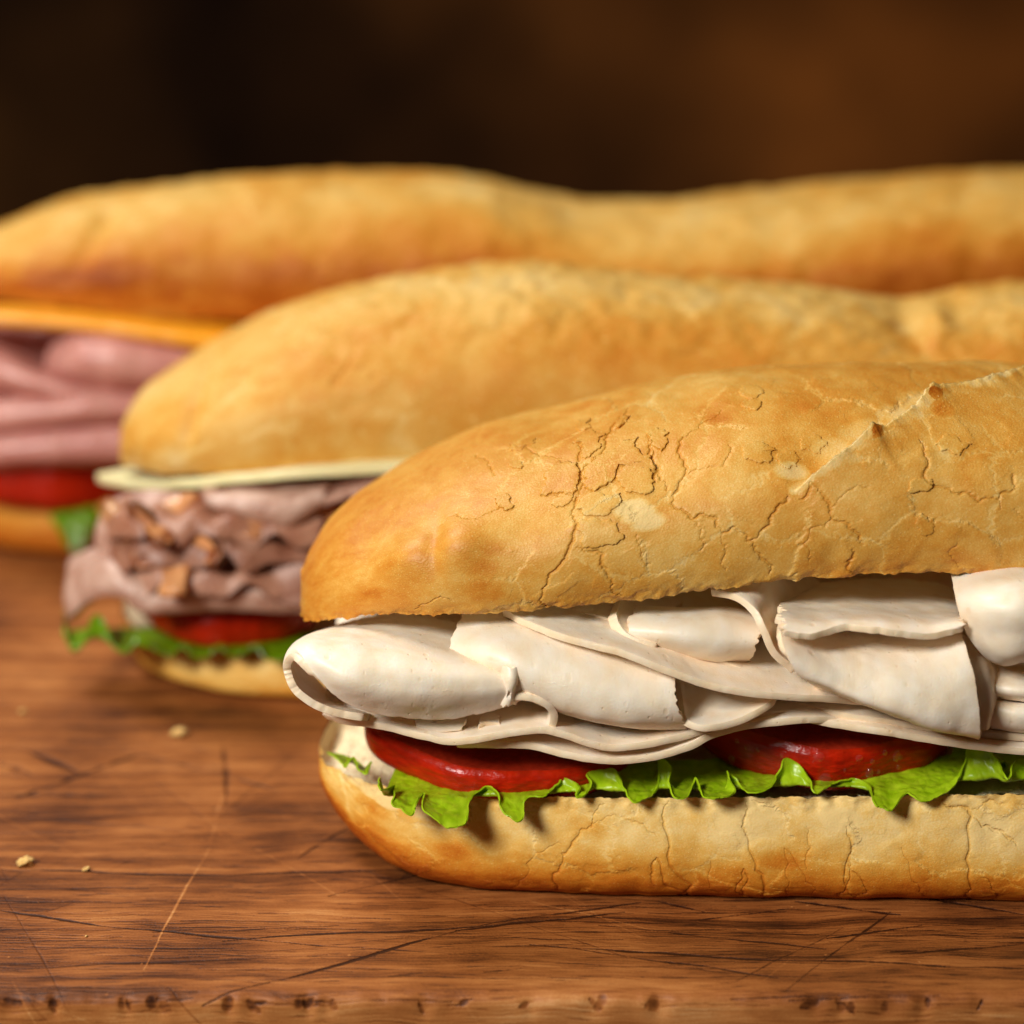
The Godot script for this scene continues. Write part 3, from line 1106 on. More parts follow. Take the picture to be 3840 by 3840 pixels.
	# bottom half
	var low := Loaf.new([[-40.2, -36, 1.5, 16.6, 13.4], [-39.4, -36, 7, 16.8, 12.2], [-38, -36.5, 12.5, 17.4, 10.6], [-35, -37, 18.5, 18.2, 8], [-30.5, -38, 25, 18.8, 5], [-24.5, -38, 30, 19.2, 2.6], [-17, -38, 33.8, 19.7, 1.3], [-8, -38, 36.4, 20.2, 0.6], [3, -38, 37.8, 20.6, 0.4], [20, -38, 39, 21, 0.3], [40, -38, 39.8, 21.4, 0.3], [60, -38, 40.4, 21.8, 0.3], [80, -38, 41, 22.4, 0.3], [100, -38, 41.4, 22.8, 0.3], [125, -38, 41.6, 22.8, 0.3], [150, -38, 41.6, 22.8, 0.3]], false)
	low.vlen = 66.0
	var bw := 2048
	var bh := 1024
	var bcrk := PackedFloat32Array()
	bcrk.resize(bw * bh)
	var btint := PackedFloat32Array()
	btint.resize(bw * bh)
	for c in [[Vector2(30.4, 0.014), Vector2(29.5, 0.068), Vector2(32.1, 0.447), Vector2(28.2, 0.151), Vector2(27.3, 0.186), Vector2(27.8, 0.255)], [Vector2(45.6, 0.014), Vector2(45.2, 0.049), Vector2(44.7, 0.071), Vector2(46.0, 0.104), Vector2(49.4, 0.433), Vector2(45.2, 0.182), Vector2(47.3, 0.398)],
			[Vector2(64.9, 0.071), Vector2(65.8, 0.104), Vector2(68.3, 0.450), Vector2(65.3, 0.148), Vector2(67.5, 0.405)], [Vector2(83.3, 0.016), Vector2(87.0, 0.030), Vector2(89.1, 0.049), Vector2(93.7, 0.450), Vector2(95.0, 0.424), Vector2(91.6, 0.203)],
			[Vector2(89.1, 0.049), Vector2(93.7, 0.082), Vector2(97.7, 0.120)], [Vector2(17.9, 0.019), Vector2(15.5, 0.073), Vector2(12.4, 0.103), Vector2(9.8, 0.144), Vector2(8.0, 0.215), Vector2(8.0, 0.381)]]:
		crack(bcrk, bw, bh, low, c, 0.27, 0.9, 0.2, 0.5)
	for c in [[Vector2(89.1, 0.036), Vector2(93.7, 0.021), Vector2(95.5, 0.024)], [Vector2(-19.2, 0.400), Vector2(-18.5, 0.262)], [Vector2(15.5, 0.073), Vector2(22.3, 0.054), Vector2(28.2, 0.097)], [Vector2(32.1, 0.447), Vector2(36.1, 0.433), Vector2(38.7, 0.160)], [Vector2(75.6, 0.123), Vector2(82.5, 0.414), Vector2(88.7, 0.407)],
			[Vector2(49.4, 0.433), Vector2(52.9, 0.123), Vector2(60.2, 0.412)], [Vector2(-7.2, 0.434), Vector2(-0.8, 0.445), Vector2(4.6, 0.146), Vector2(9.8, 0.115)], [Vector2(57.2, 0.071), Vector2(58.0, 0.122), Vector2(57.2, 0.181)]]:
		crack(bcrk, bw, bh, low, c, 0.15, 0.6, 0.2, 0.5)
	for q in [Vector2(-12.1, 0.148), Vector2(-22.6, 0.450), Vector2(-28.2, 0.082), Vector2(-35.7, 0.433), Vector2(-1.7, 0.445), Vector2(15.9, 0.073), Vector2(52.9, 0.151), Vector2(72.6, 0.427)]:
		stamp(btint, bw, bh, low.u_of_x(q.x) * bw, q.y * bh, 60, 40, -0.6, 1.3)
	for q in [Vector2(-28.0, 0.030), Vector2(-24.8, 0.045), Vector2(-31.4, 0.012), Vector2(-17.3, 0.052), Vector2(64.0, 0.057)]:
		stamp(btint, bw, bh, low.u_of_x(q.x) * bw, q.y * bh, 40, 30, 0.8, 0.9)
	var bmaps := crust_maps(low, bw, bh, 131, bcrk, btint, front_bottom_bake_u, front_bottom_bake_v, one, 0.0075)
	var bm := crust_mat(bmaps, 0.6, 0.3)
	var base := thing("bottom_bun", "pale cracked bottom bun half of the front turkey sandwich", "bread", "bottom bun halves")
	put("crust", crust_mesh(low, bmaps, 560, 260, noise(140, 0.05, 3), 0.6, front_bottom_shape, 0.8), bm, base)
	put("crumb", crumb_mesh(low, 160, 0.004, -4.5), mats.crumb, base)
	build_front_filling()


const FACE := Color(0.99, 0.99, 0.99)
const RIM := Color(0.99, 0.945, 0.84)

func turkey(label: String, rows: Array, ragged := 1.2, thick := 1.5, group := "folded turkey slices", wave := 0.26) -> MeshInstance3D:
	return slice("turkey_slice", label, "turkey slice", group, rows, thick, mats.turkey, FACE, RIM, ragged, 0.55, wave)


func build_front_filling() -> void:
	var loop := turkey("turkey slice folded into a loop at the open left end of the front sandwich", [
		[Vector3(-27.0, 38.9, 2.0), Vector3(-35.5, 41.7, 4.0), Vector3(-40.9, 45.3, 4.0), Vector3(-42.7, 49.6, 3.0), Vector3(-41.0, 52.8, 5.0), Vector3(-37.3, 49.8, 7.0), Vector3(-31.2, 44.3, 6.0), Vector3(-23.3, 41.3, 5.0), Vector3(-12.7, 40.2, 4.0), Vector3(-3.6, 41.9, 4.0), Vector3(2.2, 43.7, 3.0)],
		[Vector3(-27.5, 35.8, -6.0), Vector3(-36.0, 38.7, -4.0), Vector3(-41.5, 42.0, -5.0), Vector3(-43.4, 46.6, -6.0), Vector3(-41.7, 51.2, -3.0), Vector3(-37.9, 53.5, 4.0), Vector3(-31.4, 51.2, 9.0), Vector3(-23.0, 48.5, 9.0), Vector3(-12.6, 47.6, 8.0), Vector3(-3.6, 47.1, 6.0), Vector3(2.4, 47.0, 4.0)],
		[Vector3(-28.0, 31.4, -18.0), Vector3(-36.3, 34.2, -16.0), Vector3(-41.9, 37.9, -17.0), Vector3(-43.6, 42.8, -18.0), Vector3(-41.0, 48.2, -14.0), Vector3(-36.7, 51.9, -8.0), Vector3(-30.9, 53.5, 0.0), Vector3(-22.2, 52.5, 3.0), Vector3(-12.2, 50.7, 3.0), Vector3(-3.1, 49.2, 2.0), Vector3(2.4, 48.1, 1.0)],
		[Vector3(-28.8, 24.4, -36.0), Vector3(-36.2, 27.6, -34.0), Vector3(-41.0, 32.1, -34.0), Vector3(-42.2, 36.2, -36.0), Vector3(-39.2, 41.3, -33.0), Vector3(-35.0, 45.0, -30.0), Vector3(-29.4, 47.7, -27.0), Vector3(-20.8, 49.5, -24.0), Vector3(-11.1, 49.1, -20.0), Vector3(-2.7, 47.0, -14.0), Vector3(2.3, 46.5, -9.0)]], 2.4, 1.5)
	put("torn_edge", sheet_mesh([
		[Vector3(-3.0, 50.2, 3.0), Vector3(-1.8, 46.3, 5.0), Vector3(-2.2, 41.3, 4.0)],
		[Vector3(-0.6, 51.9, 5.0), Vector3(0.0, 48.2, 7.0), Vector3(-0.8, 42.4, 5.0)],
		[Vector3(1.8, 50.9, 4.0), Vector3(1.2, 46.5, 4.0), Vector3(0.6, 41.9, 2.0)],
		[Vector3(3.4, 48.3, 0.0), Vector3(2.4, 44.8, -1.0), Vector3(1.6, 41.3, -2.0)]], 1.1, FACE, RIM, 3.4, 0.4, 0.9, 5), mats.turkey, loop)
	turkey("little hooked turkey curl with its cut edge to the front, under the left roll", shelf(
		[Vector3(-3.0, 44.3, 3.0), Vector3(-0.4, 44.8, 5.0), Vector3(3.2, 45.0, 6.0), Vector3(6.4, 43.7, 6.0), Vector3(8.0, 41.0, 5.0), Vector3(7.5, 37.7, 4.0)], [[-8, 0.3], [-18, 0.8, 1.5], [-30, 1.0, 3.0]]), 0.5, 1.5)
	turkey("smooth rounded turkey fold lying diagonally beside the left loop", [
		[Vector3(-9.1, 51.4, -24.0), Vector3(1.5, 52.7, -20.0), Vector3(12.9, 50.4, -14.0), Vector3(23.1, 47.5, -10.0), Vector3(31.0, 45.9, -6.0)],
		[Vector3(-9.7, 54.0, -14.0), Vector3(0.9, 55.2, -8.0), Vector3(12.1, 53.2, -2.0), Vector3(22.6, 50.1, 1.0), Vector3(30.8, 48.2, 3.0)],
		[Vector3(-11.8, 51.8, -5.0), Vector3(-1.8, 52.8, 3.0), Vector3(9.2, 49.5, 6.0), Vector3(20.4, 46.6, 7.0), Vector3(31.4, 44.7, 7.0)],
		[Vector3(-11.0, 48.1, -5.0), Vector3(-1.8, 47.6, 3.0), Vector3(8.4, 44.3, 6.0), Vector3(19.5, 41.5, 7.0), Vector3(32.8, 40.6, 6.0)],
		[Vector3(-9.0, 43.9, -14.0), Vector3(-1.1, 43.2, -5.0), Vector3(7.7, 40.6, 0.0), Vector3(20.2, 38.0, 2.0), Vector3(34.6, 36.6, 1.0)]], 1.2)
	turkey("turkey slice lip curling right under the diagonal fold with a small loop", shelf(
		[Vector3(32.3, 40.6, 5.0), Vector3(33.6, 39.5, 6.0), Vector3(37.1, 39.1, 7.0), Vector3(42.2, 39.7, 6.0), Vector3(47.0, 41.7, 5.0), Vector3(50.1, 42.8, 3.0), Vector3(51.5, 42.4, -2.0)], [[-8, 0.5], [-18, 3.0], [-30, 8.0]]), 0.3)
	turkey("thin turkey slice sweeping down to the right above the diagonal fold", shelf(
		[Vector3(-1.8, 56.7, -8.0), Vector3(3.4, 56.5, -2.0), Vector3(9.4, 55.6, 2.0), Vector3(15.4, 54.6, 4.0), Vector3(22.3, 53.4, 6.0), Vector3(29.3, 50.8, 7.0), Vector3(36.4, 48.0, 7.0), Vector3(43.4, 46.5, 7.0), Vector3(51.6, 45.2, 6.0), Vector3(59.9, 43.7, 4.0), Vector3(69.6, 41.4, 0.0), Vector3(81.5, 39.7, -4.0)],
		[[-9, 0.6], [-24, 1.2], [-44, 1.5], [-60, 1.5]]), 0.5)
	turkey("second sweeping turkey slice, close above the first and under the small roll", shelf(
		[Vector3(10.5, 55.7, -10.0), Vector3(17.8, 55.2, -7.0), Vector3(25.9, 52.5, -5.0), Vector3(34.0, 50.3, -3.0), Vector3(42.1, 47.5, -2.0), Vector3(49.3, 45.5, -2.0), Vector3(57.5, 44.0, -2.0), Vector3(69.4, 41.6, -6.0), Vector3(82.1, 40.8, -8.0)],
		[[-10, 0.6], [-28, 1.0], [-46, 1.2], [-58, 1.2]]), 0.6, 2.0)
	turkey("small tight turkey roll with a torn left end, midway along the filling", [
		[Vector3(25.5, 47.8, -12.0), Vector3(33.5, 47.6, -11.0), Vector3(39.7, 46.6, -10.0), Vector3(47.7, 45.2, -12.0)],
		[Vector3(23.5, 51.8, -5.0), Vector3(30.9, 51.1, -3.0), Vector3(38.8, 49.9, -2.0), Vector3(46.4, 48.9, -5.0)],
		[Vector3(21.7, 55.4, -2.0), Vector3(30.6, 55.7, 1.0), Vector3(38.9, 54.6, 1.0), Vector3(47.1, 53.2, -1.0)],
		[Vector3(22.5, 56.5, -7.0), Vector3(31.9, 57.0, -4.0), Vector3(40.2, 56.8, -4.0), Vector3(48.5, 54.8, -5.0)],
		[Vector3(24.3, 54.9, -15.0), Vector3(33.5, 55.2, -13.0), Vector3(42.0, 55.1, -13.0), Vector3(49.9, 53.5, -13.0)],
		[Vector3(26.3, 50.3, -22.0), Vector3(35.2, 50.1, -21.0), Vector3(43.6, 49.9, -21.0), Vector3(50.9, 48.8, -20.0)],
		[Vector3(25.6, 49.0, -18.0), Vector3(34.9, 48.9, -17.0), Vector3(42.8, 48.5, -17.0), Vector3(49.6, 47.7, -17.0)]], 1.8, 1.5)
	turkey("torn outer lip of turkey cupping the left end of the small roll", shelf(
		[Vector3(19.1, 57.3, -5.0), Vector3(19.7, 55.9, -3.0), Vector3(21.4, 54.5, -1.0), Vector3(24.1, 53.4, 0.0), Vector3(27.7, 52.7, 0.0)], [[-5, 0.2, 1.0], [-12, 0.6, 3.0], [-20, 1.0, 6.0]]), 0.7, 2.0)
	turkey("narrow turkey strip hanging down left of the big pocket fold", shelf(
		[Vector3(38.0, 61.7, -6.0), Vector3(42.9, 61.9, -2.0), Vector3(45.6, 60.6, 2.0), Vector3(47.3, 57.6, 4.0), Vector3(49.9, 52.8, 4.0), Vector3(53.8, 48.9, 3.0)], [[-7, 0.8, 1.0], [-18, 2.5, 4.0], [-34, 5.0, 8.0]]), 0.6, 1.5)
	turkey("big turkey fold whose smooth front panel hangs low, pocket open at its top", [
		[Vector3(53.8, 51.4, -12.0), Vector3(64.1, 52.2, -17.0), Vector3(75.6, 52.2, -17.0), Vector3(86.1, 54.7, -8.0)],
		[Vector3(50.3, 58.1, 2.0), Vector3(61.5, 53.5, -4.0), Vector3(73.4, 53.4, -2.0), Vector3(85.2, 56.2, 4.0)],
		[Vector3(50.2, 56.2, 8.0), Vector3(60.8, 52.3, 6.0), Vector3(72.8, 51.7, 8.0), Vector3(86.2, 52.1, 9.0)],
		[Vector3(52.6, 52.9, 9.0), Vector3(63.8, 48.8, 10.0), Vector3(74.5, 46.9, 12.0), Vector3(87.3, 46.1, 11.0)],
		[Vector3(55.7, 49.3, 7.0), Vector3(66.7, 45.8, 10.0), Vector3(77.9, 42.1, 11.0), Vector3(88.3, 39.7, 10.0)],
		[Vector3(58.9, 44.8, -1.0), Vector3(69.5, 41.1, 1.0), Vector3(80.0, 38.2, 3.0), Vector3(89.6, 36.2, 4.0)]], 0.4, 1.5, "folded turkey slices", 0.5)
	turkey("torn upper flap of the big turkey fold, ragged along its front edge", [
		[Vector3(52.9, 52.3, -24.0), Vector3(60.3, 53.2, -30.0), Vector3(68.3, 53.1, -34.0), Vector3(76.9, 53.3, -34.0), Vector3(84.8, 54.0, -30.0), Vector3(89.7, 54.0, -24.0)],
		[Vector3(50.9, 57.8, -8.0), Vector3(58.0, 57.6, -11.0), Vector3(65.5, 57.4, -13.0), Vector3(73.7, 57.0, -13.0), Vector3(81.7, 57.1, -11.0), Vector3(87.0, 57.1, -7.0)],
		[Vector3(48.8, 60.9, 6.0), Vector3(56.0, 59.5, 5.0), Vector3(62.9, 59.7, 3.0), Vector3(70.2, 59.7, 4.0), Vector3(78.6, 59.5, 5.0), Vector3(85.0, 60.9, 7.0)],
		[Vector3(49.6, 59.5, 9.0), Vector3(55.7, 58.5, 9.0), Vector3(62.1, 59.6, 7.0), Vector3(69.0, 59.5, 9.0), Vector3(77.7, 58.7, 9.0), Vector3(85.1, 60.2, 9.0)]], 4.0, 1.5)
	turkey("turkey fold turning back at the right side of the big pocket fold", [
		[Vector3(84.5, 54.7, -2.0), Vector3(88.9, 51.1, -4.0), Vector3(93.0, 46.3, -6.0)],
		[Vector3(86.1, 50.9, 3.0), Vector3(89.6, 49.6, 3.0), Vector3(93.0, 44.6, -2.0)],
		[Vector3(87.7, 45.2, 5.0), Vector3(89.9, 44.5, 6.0), Vector3(92.6, 41.1, 0.0)],
		[Vector3(88.5, 38.9, 6.0), Vector3(89.7, 38.6, 6.0), Vector3(91.8, 37.5, 0.0)]], 0.6, 2.0)
	turkey("smooth turkey tongue hanging from the top bun at the right edge of the photo", [
		[Vector3(84.4, 65.7, -12.0), Vector3(90.8, 67.6, -8.0), Vector3(97.9, 68.0, -7.0), Vector3(106.5, 66.5, -10.0), Vector3(115.3, 62.1, -16.0)],
		[Vector3(83.7, 64.0, 3.0), Vector3(88.5, 66.1, 9.0), Vector3(94.6, 66.9, 11.0), Vector3(102.9, 65.7, 8.0), Vector3(110.7, 63.7, 0.0)],
		[Vector3(85.9, 58.2, 5.0), Vector3(89.3, 59.5, 10.0), Vector3(94.6, 60.3, 12.0), Vector3(101.7, 59.8, 9.0), Vector3(108.1, 58.3, 0.0)],
		[Vector3(89.8, 53.0, 4.0), Vector3(91.8, 53.8, 8.0), Vector3(95.1, 54.6, 9.0), Vector3(99.9, 54.5, 6.0), Vector3(104.3, 54.0, 0.0)],
		[Vector3(93.5, 48.7, -4.0), Vector3(95.4, 48.4, -3.0), Vector3(97.6, 49.1, -3.0), Vector3(100.6, 49.8, -4.0), Vector3(103.8, 50.5, -6.0)]], 0.2, 1.5)
	turkey("turkey slice edge right of the pocket fold, just under the hanging tongue", [
		[Vector3(94.2, 39.8, -24.0), Vector3(103.1, 40.1, -26.0), Vector3(117.0, 40.7, -26.0)],
		[Vector3(91.7, 44.7, -8.0), Vector3(99.2, 45.9, -6.0), Vector3(112.3, 46.1, -6.0)],
		[Vector3(90.2, 45.9, 2.0), Vector3(97.0, 46.3, 5.0), Vector3(110.2, 45.2, 4.0)],
		[Vector3(91.1, 43.3, 0.0), Vector3(97.6, 43.5, 3.0), Vector3(110.6, 42.7, 3.0)]], 0.4, 1.5)
	turkey("thick turkey slab with a cracked side, lowest right of the pocket fold", [
		[Vector3(94.0, 36.2, -14.0), Vector3(101.3, 35.7, -14.0), Vector3(114.8, 34.8, -14.0)],
		[Vector3(91.4, 42.2, 2.0), Vector3(97.5, 42.1, 4.0), Vector3(110.5, 41.5, 4.0)],
		[Vector3(91.6, 38.6, 3.0), Vector3(97.5, 38.8, 5.0), Vector3(110.5, 38.0, 5.0)],
		[Vector3(92.5, 34.7, -3.0), Vector3(98.9, 34.9, -1.0), Vector3(112.1, 34.0, -1.0)]], 0.8, 1.5)
	turkey("wavy turkey slice lying flat on the left tomato, upper of two", shelf(
		[Vector3(-37.2, 32.3, -14.0), Vector3(-33.7, 34.9, -6.0), Vector3(-28.2, 36.4, -1.0), Vector3(-23.0, 36.4, 1.0), Vector3(-16.9, 35.5, 3.0), Vector3(-11.8, 34.9, 4.0), Vector3(-6.7, 35.7, 5.0), Vector3(-0.6, 37.1, 5.0), Vector3(5.5, 37.7, 5.0), Vector3(9.5, 36.9, 5.0), Vector3(14.6, 35.1, 5.0), Vector3(19.6, 34.2, 5.0), Vector3(26.7, 34.9, 5.0), Vector3(32.8, 36.0, 4.0), Vector3(38.9, 37.7, 3.0), Vector3(46.1, 39.1, 2.0), Vector3(52.4, 38.9, 0.0), Vector3(58.9, 37.1, -3.0)],
		[[-8, 0.4], [-22, 1.2], [-40, 2.0], [-60, 2.4]]), 0.5, 1.5, "flat turkey slices on the tomatoes")
	turkey("lower wavy turkey slice dipping between the two tomatoes", shelf(
		[Vector3(-10.9, 31.3, -3.0), Vector3(-3.7, 32.9, 1.0), Vector3(3.5, 33.1, 2.0), Vector3(9.6, 32.0, 3.0), Vector3(15.7, 31.2, 4.0), Vector3(21.8, 30.9, 4.0), Vector3(27.8, 31.8, 4.0), Vector3(33.9, 33.8, 4.0), Vector3(38.5, 35.8, 3.0), Vector3(44.0, 37.5, 3.0), Vector3(51.1, 38.6, 3.0), Vector3(58.3, 38.6, 2.0), Vector3(64.7, 37.1, 0.0)],
		[[-8, 0.3], [-22, 0.8], [-40, 1.2], [-60, 1.5]]), 0.5, 1.5, "flat turkey slices on the tomatoes")
	turkey("glossy flat turkey slice running over the right tomato to the photo's right edge", shelf(
		[Vector3(52.1, 36.0, -6.0), Vector3(56.5, 37.9, 0.0), Vector3(62.4, 37.6, 2.0), Vector3(69.3, 37.1, 4.0), Vector3(76.4, 36.0, 4.0), Vector3(83.4, 35.2, 5.0), Vector3(90.5, 34.1, 5.0), Vector3(97.9, 33.3, 5.0), Vector3(110.9, 32.7, 5.0)],
		[[-8, 0.5], [-22, 1.2], [-40, 1.8], [-60, 2.2]]), 0.7, 1.5, "flat turkey slices on the tomatoes")
	turkey("thin wet turkey layer squeezed between the big fold and the flat slice", shelf(
		[Vector3(48.0, 38.8, -8.0), Vector3(55.8, 39.2, -3.0), Vector3(63.5, 39.1, 1.0), Vector3(72.6, 38.0, 2.0), Vector3(81.6, 37.1, 3.0), Vector3(90.8, 35.8, 3.0), Vector3(101.0, 35.1, 3.0), Vector3(111.2, 34.6, 3.0)],
		[[-8, 0.6], [-22, 1.5], [-40, 2.0]]), 1.0, 1.4, "flat turkey slices on the tomatoes")
	turkey("plain turkey slice filling the shaded back of the front sandwich", [  # added filler at the back; blocks light leaking between the buns
		[Vector3(-29.7, 25.5, -44.0), Vector3(-7.6, 21.6, -62.0), Vector3(27.2, 22.5, -66.0), Vector3(61.9, 25.0, -66.0), Vector3(96.7, 25.0, -66.0), Vector3(131.4, 25.0, -66.0)],
		[Vector3(-28.5, 36.7, -46.0), Vector3(-7.6, 34.9, -66.0), Vector3(27.0, 39.1, -68.0), Vector3(61.5, 41.5, -68.0), Vector3(96.0, 42.8, -68.0), Vector3(130.5, 42.8, -68.0)],
		[Vector3(-26.3, 47.1, -50.0), Vector3(-7.6, 47.7, -68.0), Vector3(26.8, 54.3, -70.0), Vector3(61.1, 59.1, -70.0), Vector3(95.3, 60.3, -70.0), Vector3(129.6, 60.3, -70.0)]], 0.6, 1.5, "folded turkey slices", 1.2)
	turkey("torn turkey crumb on the wavy slice below the left loop", [
		[Vector3(-6.9, 36.9, 2.0), Vector3(-4.7, 37.1, 1.0), Vector3(-2.1, 37.1, 2.0)], [Vector3(-6.2, 37.3, 0.0), Vector3(-4.5, 37.8, -1.0), Vector3(-1.8, 37.3, 0.0)], [Vector3(-5.2, 36.2, -4.0), Vector3(-3.9, 36.7, -5.0), Vector3(-1.7, 35.6, -5.0)]], 1.2, 1.6, "turkey scraps")
	turkey("small turkey scrap tucked below the left loop's rounded front", [
		[Vector3(-18.4, 36.2, 0.0), Vector3(-13.9, 35.8, 1.0), Vector3(-9.6, 36.0, 1.0)], [Vector3(-19.0, 38.2, -1.0), Vector3(-13.9, 38.0, 0.0), Vector3(-8.8, 37.3, 0.0)], [Vector3(-18.2, 37.1, -6.0), Vector3(-14.0, 36.9, -6.0), Vector3(-8.9, 36.0, -6.0)]], 1.2, 1.8, "turkey scraps")

	tomato(Vector3(-0.4, 26.3, -1.0) + Vector3(0, 0, -30.5), 30.5, 7.0, Vector3(8, 0, -1.5), "wet red tomato slice at the left end of the front sandwich", "tomato slices in the front sandwich", 0)
	tomato(Vector3(62.6, 29.6, -2.2) + Vector3(0, 0, -29), 29.0, 9.6, Vector3(9, 0, -2), "tomato slice beaded with water drops right of the dip", "tomato slices in the front sandwich", 20)

	lettuce("green lettuce leaf frilling along the front rim of the turkey sandwich", "lettuce in the front sandwich", [
		Vector3(-25.8, 25.1, -1.0), Vector3(-25.4, 25.1, 4.0), Vector3(-24.4, 24.4, 3.0), Vector3(-22.9, 23.6, -1.0), Vector3(-23.2, 22.1, 4.0), Vector3(-21.6, 21.5, 5.0), Vector3(-19.2, 20.4, 6.0), Vector3(-18.4, 22.1, 3.0), Vector3(-17.1, 22.2, 0.0), Vector3(-17.2, 21.9, 6.0), Vector3(-14.4, 20.1, 8.0), Vector3(-11.9, 19.2, 9.0), Vector3(-8.9, 19.7, 8.0), Vector3(-8.4, 21.9, 4.0), Vector3(-7.0, 23.0, 1.0), Vector3(-4.9, 23.2, -1.0), Vector3(-3.1, 23.4, 1.0), Vector3(-2.2, 21.4, 5.0), Vector3(0.0, 20.2, 7.0), Vector3(1.8, 19.9, 7.0), Vector3(2.7, 22.3, 3.0), Vector3(6.4, 22.8, 2.0), Vector3(8.7, 23.6, -1.0), Vector3(10.2, 24.2, -3.0), Vector3(13.2, 23.6, 0.0), Vector3(12.3, 22.7, 3.0), Vector3(14.4, 22.8, 2.0), Vector3(15.3, 24.2, -1.0), Vector3(14.7, 24.7, -4.0), Vector3(17.7, 24.9, -5.0), Vector3(20.4, 25.4, -4.0), Vector3(21.8, 23.3, 0.0), Vector3(23.3, 22.1, 4.0), Vector3(25.5, 22.3, 3.0), Vector3(27.4, 22.3, 1.0), Vector3(28.9, 24.3, -2.0), Vector3(28.6, 27.9, -4.0), Vector3(31.2, 26.5, -3.0), Vector3(30.4, 24.6, 1.0), Vector3(31.4, 23.6, 5.0), Vector3(33.8, 23.7, 4.0), Vector3(35.6, 25.2, -1.0), Vector3(36.7, 23.9, 5.0), Vector3(39.2, 23.8, 6.0), Vector3(42.7, 24.2, 4.0), Vector3(42.2, 25.2, 0.0), Vector3(41.8, 25.6, -3.0), Vector3(44.2, 24.1, -1.0), Vector3(45.5, 23.7, 3.0), Vector3(48.8, 24.4, 3.0), Vector3(51.7, 25.7, -1.0), Vector3(53.5, 27.9, -4.0), Vector3(57.1, 26.1, -2.0), Vector3(58.5, 23.9, 3.0), Vector3(60.5, 23.9, 2.0), Vector3(63.2, 24.4, 0.0), Vector3(66.7, 24.5, -2.0), Vector3(69.2, 24.3, 1.0), Vector3(69.5, 22.9, 6.0), Vector3(71.1, 22.5, 7.0), Vector3(73.0, 22.0, 7.0), Vector3(76.1, 23.7, 3.0), Vector3(77.9, 23.3, 5.0), Vector3(80.3, 22.8, 5.0), Vector3(85.1, 24.1, 2.0), Vector3(87.9, 26.5, -2.0), Vector3(88.8, 29.7, -5.0), Vector3(90.7, 30.4, -5.0), Vector3(93.5, 29.5, -3.0), Vector3(94.7, 27.7, 0.0), Vector3(95.7, 26.4, 3.0), Vector3(97.5, 27.7, -2.0), Vector3(100.0, 27.7, -4.0), Vector3(100.7, 27.3, 2.0), Vector3(105.8, 27.2, -3.0), Vector3(108.7, 26.6, 3.0)], 21.5, 13.0, 0.024, -1.8)
	lettuce("dark lettuce curl behind the frill at the photo's right edge", "lettuce in the front sandwich", [
		Vector3(84.4, 20.1, -9.0), Vector3(87.6, 21.5, -10.0), Vector3(90.9, 23.1, -10.0), Vector3(93.4, 24.5, -9.0), Vector3(95.4, 23.8, -7.0), Vector3(97.0, 25.2, -8.0), Vector3(98.9, 22.4, -6.0), Vector3(101.0, 23.8, -8.0), Vector3(103.7, 21.3, -6.0), Vector3(108.1, 23.2, -8.0), Vector3(112.4, 21.5, -8.0)], 24.6, 20.0)
	lettuce("small lettuce tip poking out left of the left tomato", "lettuce in the front sandwich", [
		Vector3(-37.7, 19.8, -24.0), Vector3(-36.0, 20.8, -20.0), Vector3(-34.5, 20.8, -17.0), Vector3(-33.3, 21.2, -14.0), Vector3(-32.1, 22.7, -16.0), Vector3(-31.1, 23.3, -14.0), Vector3(-30.3, 22.4, -11.0), Vector3(-28.9, 22.6, -9.0), Vector3(-28.1, 23.1, -13.0)], 18.5, 9.0)


# A leaf edge: the frill follows the given points; behind it the leaf gathers to a smoother line under the filling.
func lettuce(label: String, group: String, edge: Array, bed: float, depth := 30.0, rise := 0.0, rim_z := 1e9) -> void:
	var n := edge.size()
	var even := []
	for i in n:
		var s := Vector3.ZERO
		var c := 0.0
		for k in range(-3, 4):
			if i + k >= 0 and i + k < n:
				s += edge[i + k]
				c += 1.0
		even.append(s / c)
	var ground := []
	for i in n:
		var s := Vector3.ZERO
		var c := 0.0
		for k in range(-6, 7):
			if i + k >= 0 and i + k < n:
				s += edge[i + k]
				c += 1.0
		ground.append(s / c)
	var rows := [edge, [], [], []]
	for i in n:
		var a: Vector3 = edge[i].lerp(even[i], 0.40) + Vector3(0, 0, -2.6)
		var b: Vector3 = edge[i].lerp(even[i], 0.80) + Vector3(0, 0, -6.0)
		var c: Vector3 = ground[i] + Vector3(0, 0, -depth)
		var lie := bed + rise * c.x
		if rim_z < 1e8:                              # the blade lies on the bun's rim and springs from there
			a.z = lerpf(edge[i].z, rim_z, 0.5)
			b.z = rim_z + even[i].z * 0.12
			c.z = rim_z - depth
		a.y = lerpf(a.y, lie, 0.40)
		b.y = lerpf(b.y, lie, 0.85)
		c.y = lie
		rows[1].append(a)
		rows[2].append(b)
		rows[3].append(c)
	var leaf := thing("lettuce_leaf", label, "lettuce", group)
	put("leaf_blade", leaf_mesh(rows, 0.32), mats.dark_shaded_leaf if edge[0].z < -60 else mats.leaf, leaf)


